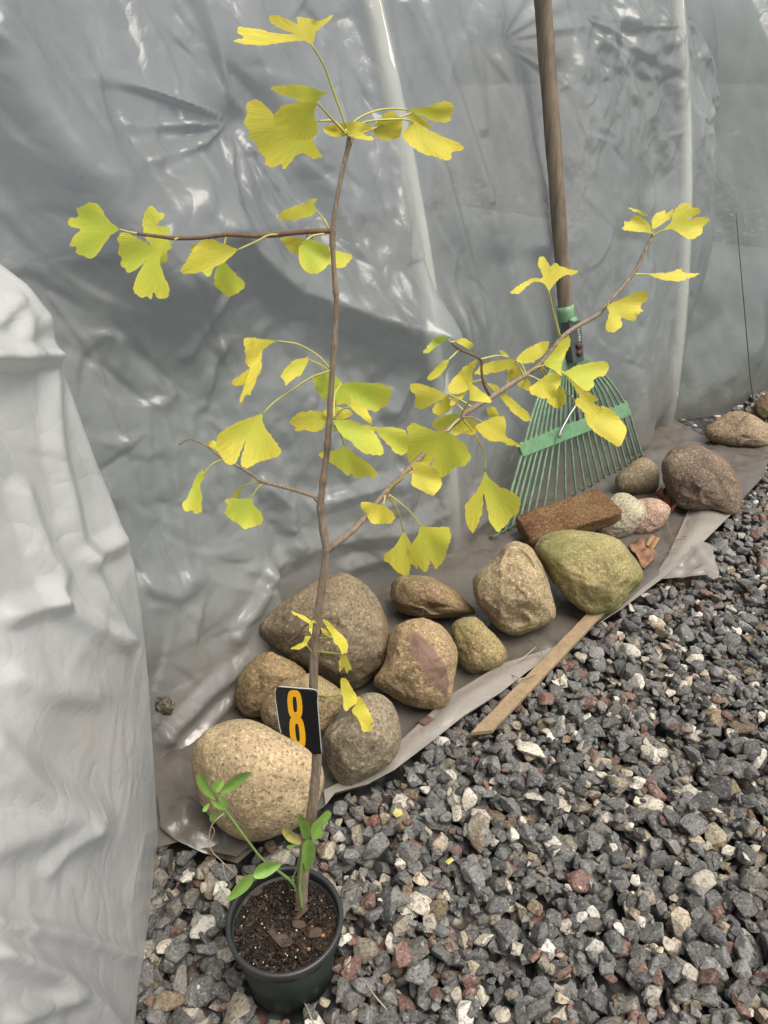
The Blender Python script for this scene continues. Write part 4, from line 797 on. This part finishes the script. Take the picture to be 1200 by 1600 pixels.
leaf(4, [(768, 295), (800, 320), (840, 355), (870, 370), (905, 395), (880, 405), (915, 430), (905, 450), (875, 455), (845, 445), (815, 415), (812, 395), (832, 388), (800, 335)], (772, 300), None, -.04, .3)
leaf(4, [(845, 448), (880, 455), (915, 435), (910, 415), (950, 430), (985, 470), (1007, 500), (1000, 535), (985, 568), (965, 570), (930, 545), (890, 520), (860, 490)], (850, 440), None, -.015, .15)
leaf(2, [(695, 955), (740, 935), (790, 912), (822, 907), (825, 935), (800, 955), (812, 972), (790, 985), (785, 1005), (760, 1000), (740, 990), (745, 1020), (720, 1040), (695, 1035), (692, 1015), (705, 975)], (702, 952), [(684, 968)], -.02, .08, None, [(788, 984, 2.5), (722, 1030, 2.5)])
leaf(2, [(515, 910), (500, 885), (470, 880), (435, 905), (420, 920), (390, 915), (420, 890), (460, 870), (500, 868), (480, 830), (485, 802), (500, 800), (520, 835), (535, 820), (560, 835), (608, 845), (595, 858), (560, 862), (540, 880)], (515, 910), [(550, 1050), (530, 980)], -.01, .08, None, [(575, 838, 2.5)])
leaf(2, [[(838, 730), (830, 700), (800, 673), (770, 680), (775, 690), (750, 690), (752, 705), (740, 715), (790, 725), (815, 725)], [(758, 648), (800, 656), (828, 676), (810, 674)]], (838, 728), [(839, 740)], -.005, .3, None, [(760, 688, 2.2)])
leaf(2, [(838, 715), (835, 690), (850, 665), (880, 655), (878, 670), (905, 650), (900, 680), (870, 700), (845, 715)], (840, 718), [(839, 740)], .0, .12)
leaf(2, [(862, 722), (880, 712), (900, 690), (905, 660), (925, 635), (960, 635), (960, 650), (988, 650), (990, 665), (940, 685), (1010, 675), (1018, 690), (995, 708), (995, 730), (960, 750), (930, 735), (900, 715)], (864, 722), [(839, 740)], -.01, .35)
leaf(2, [(820, 855), (860, 852), (900, 850), (935, 835), (930, 850), (970, 855), (988, 855), (960, 870), (920, 880), (870, 875)], (822, 857), [(781, 857)], 0, .05, None, [(932, 838, 2.5)])
leaf(4, [(240, 220), (260, 195), (290, 160), (315, 155), (340, 168), (310, 180), (280, 205), (265, 220)], (338, 170), [(346, 180)], 0, .8)
leaf(4, [(362, 175), (395, 162), (430, 182), (432, 195), (415, 207), (395, 195)], (362, 176), [(347, 180)], 0, .25)
leaf(4, [(255, 315), (280, 285), (315, 250), (340, 243), (330, 275), (300, 310), (265, 325)], (338, 246), [(378, 206), (360, 225)], 0, .35)
# low on the trunk
leaf(5, [(418, 225), (440, 235), (470, 245), (497, 265), (488, 276), (450, 252), (425, 238)], (497, 268), [(510, 262)], -.01, .05)
leaf(5, [(535, 255), (560, 265), (590, 300), (620, 325), (635, 355), (630, 385), (610, 390), (600, 365), (580, 345), (575, 325), (555, 290)], (560, 345), [(522, 390), (535, 365)], -.02, .3)
leaf(5, [(610, 385), (630, 400), (648, 445), (635, 450), (630, 465), (620, 435), (600, 458), (598, 420)], (608, 388), None, -.02, .1)
leaf(5, [(475, 358), (497, 320), (472, 322), (464, 345), (430, 360), (415, 370), (450, 373)], (478, 355), [(500, 385)], -.02, .1)
leaf(5, [(488, 268), (503, 275), (497, 318), (486, 300)], (497, 272), None, -.015, .2)
leaf(5, [(528, 285), (578, 318), (578, 330), (540, 312)], (575, 326), None, -.012, .5)
leaf(5, [(605, 478), (625, 478), (650, 520), (668, 550), (665, 575), (640, 590), (625, 605), (615, 590), (615, 550), (605, 525)], (608, 540), [(524, 545), (570, 548)], -.03, .03)
leaf(5, [(670, 545), (690, 560), (710, 600), (722, 630), (732, 645), (715, 650), (728, 675), (705, 680), (685, 675), (675, 640), (645, 600), (660, 580)], (622, 580), [(524, 545), (575, 560)], -.02, .0)

# number tag
def numbertag():
    panel = px(9, [(222, 330), (232, 270), (262, 244), (480, 262), (712, 292), (722, 430), (738, 640), (770, 1035), (670, 1042), (610, 985), (560, 945), (480, 895), (420, 860), (295, 790), (270, 690), (240, 480)])
    mid = np.array([492., 1125.]); B = tp(mid[0], mid[1], -.0135); n = np.array([.05, -1, .10]); n /= np.linalg.norm(n)
    def place(v2, lift=0.0):
        W = onplane(v2[:, 0], v2[:, 1], B, n); cu = np.clip(470-v2[:, 0], 0, 80)
        k = 1+.00028*cu+.0000045*cu*cu*0-lift+.0016*np.sin(v2[:, 1]*.09+v2[:, 0]*.05)*(cu > 12)*np.clip((cu-12)/20, 0, 1); return CAM+(W-CAM)*k[:, None]
    t = empty('number_tag', place(np.array([[498., 1178.]]))[0], 'glossy black tag with a yellow number 8 wrapped on the sapling trunk', 'tag')
    v2, f2 = cdt(panel, 4); o = mk('panel', place(v2), f2, M['tagblack'], t); m = o.modifiers.new('solid', 'SOLIDIFY'); m.thickness = .0008; m.offset = -1
    e = np.vstack([panel, panel[:1]]); segs = e[[2, 3, 4, 5, 6, 7]]
    for pl, rw in ((segs, .0007), (e[[13, 14, 15, 0, 1]], .0006)):
        q = spline(pl, 30); mk('edge', *tube(place(q, .0003), rw, 6), M['tagedge'], t)
    th = np.linspace(0, 2*math.pi, 40, endpoint=False)
    def ring(c, ow, oh, iw, ih, sk):
        def loop(w_, h_): x = np.sign(np.cos(th))*np.abs(np.cos(th))**.55*w_; y = np.sign(np.sin(th))*np.abs(np.sin(th))**.9*h_; return np.stack([c[0]+x+sk*y, c[1]+y], 1)
        a, b = loop(ow, oh), loop(iw, ih)
        lim = lambda p: np.stack([p[:, 0], np.minimum(p[:, 1], 862+(p[:, 0]-420)*.56)], 1)
        V = np.vstack([lim(a), b]); n_ = len(th); return V, [(j, (j+1) % n_, n_+(j+1) % n_, n_+j) for j in range(n_)]
    V1, F1 = ring((456, 455), 86, 168, 24, 92, .07); V2, F2 = ring((486, 785), 90, 192, 23, 104, .10)
    V, Fc = join([(np.c_[V1, V1[:, 0]*0], F1), (np.c_[V2, V2[:, 0]*0], F2)]); q = px(9, V[:, :2].tolist())
    W = place(q, .0010); W[len(V1):] += (CAM-W[len(V1):])*.0003; mk('digit', W, Fc, M['tagyellow'], t)
numbertag()

# ---------------------------------------------------------------- weeds in the pot
def weed(name, label, stems, leaves, dyf, base):
    t = empty(name, base, label, 'weed')
    def at(q): d = rays(q[:, 0], q[:, 1]); Y = dyf(q[:, 0], q[:, 1]); return CAM+(Y/d[:, 1])[:, None]*d
    for pts, r0, r1, mt in stems:
        q = spline(px(7, pts), 26); mk('stem', *tube(at(q), np.linspace(r0, r1, 26)/F*1.1, 8), M[mt], t)
    for k, (pts, mt, ax) in enumerate(leaves):
        pol = chaikin(px(7, pts), 2); v2, f2 = cdt(pol, 3.5); W = at(v2); a, b = px(7, ax); u = (b-a)/np.linalg.norm(b-a); off = (v2-a)@np.array([-u[1], u[0]]); al = (v2-a)@u
        r = np.random.default_rng(k+40); W = CAM+(W-CAM)*(1-.00055*np.abs(off)*r.uniform(.6, 1.4)+.0004*al*r.normal()-.000006*al*al*r.uniform(0, 1)-.006)[:, None]; mk('leaf', W, f2, M[mt], t)
pb = np.array([POT[0]+.01, POT[1]+.02, soilz])
weed('weed_vine', 'thin green weed with pointed leaves sprawling out over the pot rim', [([(697, 648), (680, 580), (660, 545), (610, 505), (555, 465), (480, 370), (425, 295), (385, 250)], 2.6, 1.6, 'weedstem'), ([(660, 545), (680, 500), (690, 450)], 1.6, 1.2, 'weedstem'),
     ([(408, 290), (365, 330), (352, 385), (362, 430), (400, 470), (455, 520)], .9, .5, 'dryroot'), ([(403, 475), (412, 520), (434, 560)], .8, .4, 'dryroot'), ([(360, 335), (372, 360), (350, 410)], .5, .4, 'dryroot')],
     [([(385, 218), (420, 170), (460, 140), (517, 132), (500, 155), (460, 195), (415, 215)], 'leafgreen', [(388, 218), (515, 132)]), ([(360, 190), (375, 165), (415, 170), (390, 210), (370, 217)], 'leafgreen', [(372, 218), (405, 165)]),
      ([(300, 165), (315, 133), (345, 165), (365, 215), (382, 247), (350, 230), (320, 205)], 'leafgreen', [(382, 247), (312, 138)]), ([(385, 225), (410, 222), (424, 255), (417, 284), (395, 265)], 'leafgreen', [(390, 225), (416, 282)]),
      ([(350, 230), (395, 255), (412, 287), (370, 265)], 'leafgreen', [(410, 285), (352, 232)]), ([(323, 282), (335, 260), (358, 248), (342, 287)], 'leafgreen', [(356, 250), (328, 285)]), ([(350, 300), (370, 278), (402, 290), (380, 305), (360, 332)], 'leafgreen', [(400, 290), (360, 328)]),
      ([(515, 522), (530, 485), (570, 470), (632, 475), (600, 510), (560, 535), (525, 537)], 'leafgreen', [(516, 520), (630, 476)]), ([(519, 514), (480, 525), (440, 575), (411, 627), (460, 605), (500, 575), (522, 540)], 'leafgreen', [(520, 518), (412, 626)])],
     lambda x, y: POT[1]+.026+(1418-y)*.00022-np.clip(440-x, 0, 100)*.0004, pb)
weed('weed_sprout', 'short weed sprout with broad green and yellowed leaves beside the trunk base', [([(700, 648), (692, 560), (700, 470), (706, 405)], 2.2, 1.8, 'weedstem')],
     [([(680, 282), (715, 308), (734, 345), (730, 388), (705, 388), (690, 340)], 'leafgreen', [(715, 390), (683, 284)]), ([(735, 388), (730, 340), (760, 310), (795, 276), (814, 290), (800, 320), (770, 345), (787, 365), (760, 388)], 'leafgreen', [(735, 388), (805, 282)]),
      ([(620, 352), (640, 342), (690, 375), (702, 408), (670, 406), (640, 390)], 'leafpale', [(702, 406), (624, 350)]), ([(705, 400), (725, 383), (750, 400), (754, 440), (735, 490), (717, 518), (703, 470), (699, 430)], 'leafgreen', [(722, 388), (718, 515)]),
      ([(635, 412), (690, 402), (655, 428)], 'leafgreen', [(690, 403), (638, 414)])],
     lambda x, y: POT[1]+.012+(1418-y)*.00012, pb-np.array([0, .015, 0]))

# ---------------------------------------------------------------- rake leaning on the greenhouse
def rake():
    pn = np.array([Q, -Q, .20]); p0 = sn(2.0, -1.10, 0.0); nn = pn/np.linalg.norm(pn)
    W = lambda pts, off=0.0: onplane(np.array(pts, float)[:, 0], np.array(pts, float)[:, 1], p0+nn*off, nn)
    t = empty('leaf_rake', W([(890, 772)])[0], 'green wire-tined leaf rake with weathered wooden handle leaning on the greenhouse', 'rake')
    hp = W([(848, 0), (884, 486)]); top = hp[0]+(hp[0]-hp[1])*.38; path = np.array([top+(hp[1]-top)*a for a in np.linspace(0, 1.06, 30)])
    rad = .0232+.0008*np.sin(np.arange(30)*1.3); rad[0] *= .7; mk('handle', *tube(path, rad*np.linspace(1.02, .90, 30), 16), M['handle'], t)
    sk = W([(883, 478), (890, 545)]); mk('socket', *tube(np.array([sk[0]*(1-a)+sk[1]*a for a in np.linspace(0, 1, 10)]), np.linspace(.0262, .020, 10), 16), M['rakegreen'], t)
    N = 21; bl, br = np.array([817., 704.]), np.array([981., 638.])
    tips = spline(np.array([(780, 833), (835, 803), (914, 763), (962, 738), (1003, 711)], float), N)
    for i in range(N):
        a = i/(N-1); s0 = np.array([874+30*a, 548+6*math.sin(a*3.1)]); s1 = bl*(1-a)+br*a; mid = s0*.45+s1*.55+np.array([(a-.5)*10, -4])
        q = W(np.vstack([spline([s0, mid, s1], 8), spline([s1, tips[i]], 8)[1:]]), .012); tip = q[-1]; dirn = (q[-1]-q[-3]); dirn /= np.linalg.norm(dirn)
        hook = np.array([tip+dirn*.012-nn*.010, tip+dirn*.016-nn*.028]); q = np.vstack([q, hook]); q[:, 2] = np.maximum(q[:, 2], .004)
        mk('tine', *tube(q, .0038, 7), M['rakewire'], t)
    d = br-bl; L = np.hypot(*d); d /= L; up = np.array([d[1], -d[0]]); pts = []
    for k in range(43): pts.append(bl-d*2+d*(L+5)*k/42+up*(8.5 if k % 2 else 11.5))
    pts = pts+[br+d*3-up*9.5+np.array([0, 2]), (bl+br)/2-up*10, bl-d*3-up*9.5]
    v2, f2 = cdt(np.array(pts), 9); o = mk('cross_bar', W(v2, .017), f2, M['rakegreen'], t, smooth=False); m = o.modifiers.new('solid', 'SOLIDIFY'); m.thickness = .011*S; m.offset = -1
    bk = px(10, [(280, 490), (330, 490), (345, 470), (480, 440), (540, 455), (575, 900), (620, 1370), (500, 1400), (370, 1410), (320, 1000)])
    v2, f2 = cdt(bk, 5); o = mk('bracket', W(v2, .038), f2, M['bracket'], t, smooth=False); m = o.modifiers.new('solid', 'SOLIDIFY'); m.thickness = .030*S; m.offset = -1
    cl = px(10, [(320, 430), (440, 370), (480, 400), (470, 470), (390, 500), (335, 480)]); v2, f2 = cdt(cl, 4); o = mk('clip', W(v2, .0395), f2, M['rakegreen'], t); m = o.modifiers.new('solid', 'SOLIDIFY'); m.thickness = .01*S
    for c, r in (((508, 1020), 58), ((520, 1190), 50)):
        th = np.arange(14)*2*math.pi/14; ring = px(10, [(c[0]+r*math.cos(a), c[1]+1.35*r*math.sin(a)) for a in th]); A = W(ring, .036); B = W(ring, .0425); cc = A.mean(0)
        V = np.vstack([A, B, (cc+(B-B.mean(0))*.5+nn*.009)]); Fc = [(j, (j+1) % 14, 14+(j+1) % 14, 14+j) for j in range(14)]+[(14+j, 14+(j+1) % 14, 28+(j+1) % 14, 28+j) for j in range(14)]+[tuple(28+j for j in range(14))]
        mk('bolt', V, Fc, M['rust'], t)
    sp_ = spline(px(4, [(800, 380), (815, 412), (790, 455), (758, 515), (752, 535), (762, 520)]), 24); mk('spring_wire', *tube(W(sp_, .034), .0042, 8), M['steel'], t)
    mk('spine', *tube(W([(905, 560), (902, 600), (900, 640), (903, 664)], .006), .008, 8), M['bracket'], t)
    # white lettering running down the bracket
    cu = bpy.data.curves.new('lettering', 'FONT'); cu.body = 'SELLMN'; cu.size = 1; cu.align_x = 'LEFT'; fo = bpy.data.objects.new('tmp', cu); C.objects.link(fo)
    dg = bpy.context.evaluated_depsgraph_get(); me = fo.evaluated_get(dg).to_mesh(); vv = np.array([q.co[:] for q in me.vertices]); ff = [tuple(p.vertices) for p in me.polygons]; fo.evaluated_get(dg).to_mesh_clear(); bpy.data.objects.remove(fo)
    Lx = vv[:, 0].max(); a, b = np.array([462, 540.]), np.array([498, 905.]); ax = (b-a)/Lx; ay = np.array([52., -6.])/.7
    q = px(10, (a+vv[:, :1]*ax+vv[:, 1:2]*ay).tolist()); mk('lettering', W(q, .0395), ff, M['white'], t, smooth=False)
rake()

# ---------------------------------------------------------------- small things
def stake():
    a, b = ground(747, 1148, .026), ground(926, 962, .040); d = b-a; L = np.linalg.norm(d); d /= L; sd_ = np.array([d[1], -d[0], 0]); up = np.array([0, 0, 1.])
    n = 14; V, Fc = [], []
    for k in range(n+1):
        c = a+d*L*1.08*k/n; w_ = .0155
        for s_, z_ in ((-1, -.011), (1, -.011), (1, .0), (-1, .0)): V.append(c+sd_*w_*s_+up*(z_+.0012*math.sin(k*2.1))+(d*(.030 if s_ > 0 else -.004) if k == 0 else 0))
    for k in range(n):
        for j in range(4): Fc.append((k*4+j, k*4+(j+1) % 4, k*4+4+(j+1) % 4, k*4+4+j))
    Fc += [(3, 2, 1, 0), tuple(n*4+j for j in range(4))]
    o = mk('wooden_stake', np.array(V), Fc, M['stake'], smooth=False, base=(a+b)/2-np.array([0, 0, .012])); bevel(o, .0015); tag(o, 'weathered flat wooden stake lying along the hem of the ground sheet', 'stake')
stake()
def pebble():
    P0 = onplane(np.array([257.]), np.array([1103.]), sn(0, -1.06, 0), np.array([Q, -Q, 0]))[0]
    v, f = ico(3); q = v*np.array([.019, .012, .022])*(1+.25*fbm(v*2, 3, 9))[:, None]; tag(mk('pebble', q+P0, f, rock_mat('pebble_rock', (.09, .085, .075), (.16, .15, .13), scale=40), smooth=False, base=P0), 'single dark grey pebble caught in a fold of the greenhouse film', 'pebble')
pebble()
chip(8, [(110, 1060), (160, 1035), (200, 1018), (225, 1050), (250, 1080), (290, 1100), (332, 1135), (310, 1170), (270, 1210), (230, 1262), (205, 1220), (190, 1190), (160, 1150), (130, 1130)], .030, M['deadleaf'], 'dead_leaf', 'crumpled brown dead leaf lying beside the mossy boulder', 'leaf', None, .001, .011, 3)
chip(8, [(242, 1050), (290, 978), (318, 990), (268, 1065)], .032, M['chip'], 'wood_chip', 'short orange-brown wood splinter next to the crumpled dead leaf', 'wood chip', None, .008, .001)
chip(8, [(268, 1080), (318, 990), (357, 1002), (300, 1092)], .030, M['chip'], 'wood_chip', 'second wider wood splinter next to the crumpled dead leaf', 'wood chip', None, .008, .001)
chip(8, [(315, 670), (380, 630), (400, 640), (470, 755), (482, 778), (440, 828), (425, 760), (370, 700)], .040, M['redleaf'], 'dead_leaf', 'curled rust-red dead leaf against the purplish-brown boulder', 'leaf', None, .001, .025, 4)
chip(5, [(798, 985), (810, 968), (836, 972), (838, 990), (815, 1000)], .016, M['leafpale'], 'leaf_scrap', 'small pale green leaf scrap lying on the gravel', 'leaf', None, .0008, .004)
chip(5, [(995, 1170), (1020, 1152), (1030, 1165), (1010, 1182)], .016, M['leafpale'], 'leaf_scrap', 'tiny yellow leaf scrap lying on the gravel', 'leaf', None, .0008, .004)
chip(5, [(893, 645), (930, 622), (958, 632), (925, 655)], .030, M['redstone'], 'stone_chip', 'flat dark red stone chip on the sheet below the maroon-patched boulder', 'stone', None, .008, .002)
def strand(name, label, cat, P, r, mat): tag(mk(name, *tube(P, r, 6), mat, base=P[0]), label, cat)
gp = lambda pts, z: np.array([ground(a, b, c) for (a, b), c in zip(pts, z)])
strand('twig', 'pale straw twig lying on the gravel beside the pot', 'twig', spline(gp([(566, 1527), (585, 1555), (604, 1577)], (.012, .02, .012)), 12), .0011, M['dryroot'])
strand('twig', 'pale dry root strand sticking out under the front of the pot', 'twig', spline(gp([(475, 1565), (484, 1585), (492, 1605)], (.006, .016, .012)), 12), .0011, M['dryroot'])
strand('twig', 'thin hooked brown twig lying on the ground sheet near the wood splinters', 'twig', spline(gp([(1040, 812), (1052, 842), (1066, 838), (1073, 838)], (.034, .034, .036, .04)), 14), .0014, M['bark'])
for k, (lb, a, b, c) in enumerate([('thin dry grass strand on the ground sheet below the small mustard boulder', (800, 1040), (822, 1024), (838, 1010)), ('green-brown grass strand bent over the sheet beside the stake', (826, 1000), (842, 1012), (850, 1030)),
                                   ('dry straw lying on the ground sheet left of the stake top', (795, 1052), (815, 1060), (838, 1052)), ('dark fine twig on the hem near the torn flap', (1020, 872), (1040, 862), (1060, 858))]):
    strand('grass_strand', lb, 'grass strand', spline(gp([a, b, c], (.030, .045, .034)), 10), .0011, M['dryroot' if k % 2 == 0 else 'grass'])
wp = lambda pts, off: onplane(np.array(pts, float)[:, 0], np.array(pts, float)[:, 1], sn(2.9, -1.0+off, 0), np.array([Q, -Q, .1]))
st = wp([(1178, 640), (1172, 585), (1163, 480), (1155, 390), (1150, 330)], -.02); st[0, 2] = min(st[0, 2], .12)
gr = empty('tall_grass', st[0], 'tall thin grass stem with drooping blades growing beside the speckled boulder', 'grass')
mk('stem', *tube(spline(np.vstack([st[0]-np.array([0, 0, .1]), st]), 24), np.linspace(.003, .0012, 24), 6), M['grass'], gr)
bl_ = wp([(1178, 642), (1160, 655), (1140, 675), (1128, 690)], .12); q = spline(bl_, 14); wd_ = np.sin(np.linspace(.15, 3.1, 14))*.010
mk('blade', np.vstack([q+np.outer(wd_, [.6, 0, .8]), q-np.outer(wd_, [.6, 0, .8])]), [(i, i+1, 15+i, 14+i) for i in range(13)], M['grass'], gr)
bl_ = wp([(1178, 642), (1188, 637), (1200, 648), (1212, 668)], .10); q = spline(bl_, 14)
mk('blade', np.vstack([q+np.outer(wd_*.6, [.6, 0, .8]), q-np.outer(wd_*.6, [.6, 0, .8])]), [(i, i+1, 15+i, 14+i) for i in range(13)], M['grass'], gr)
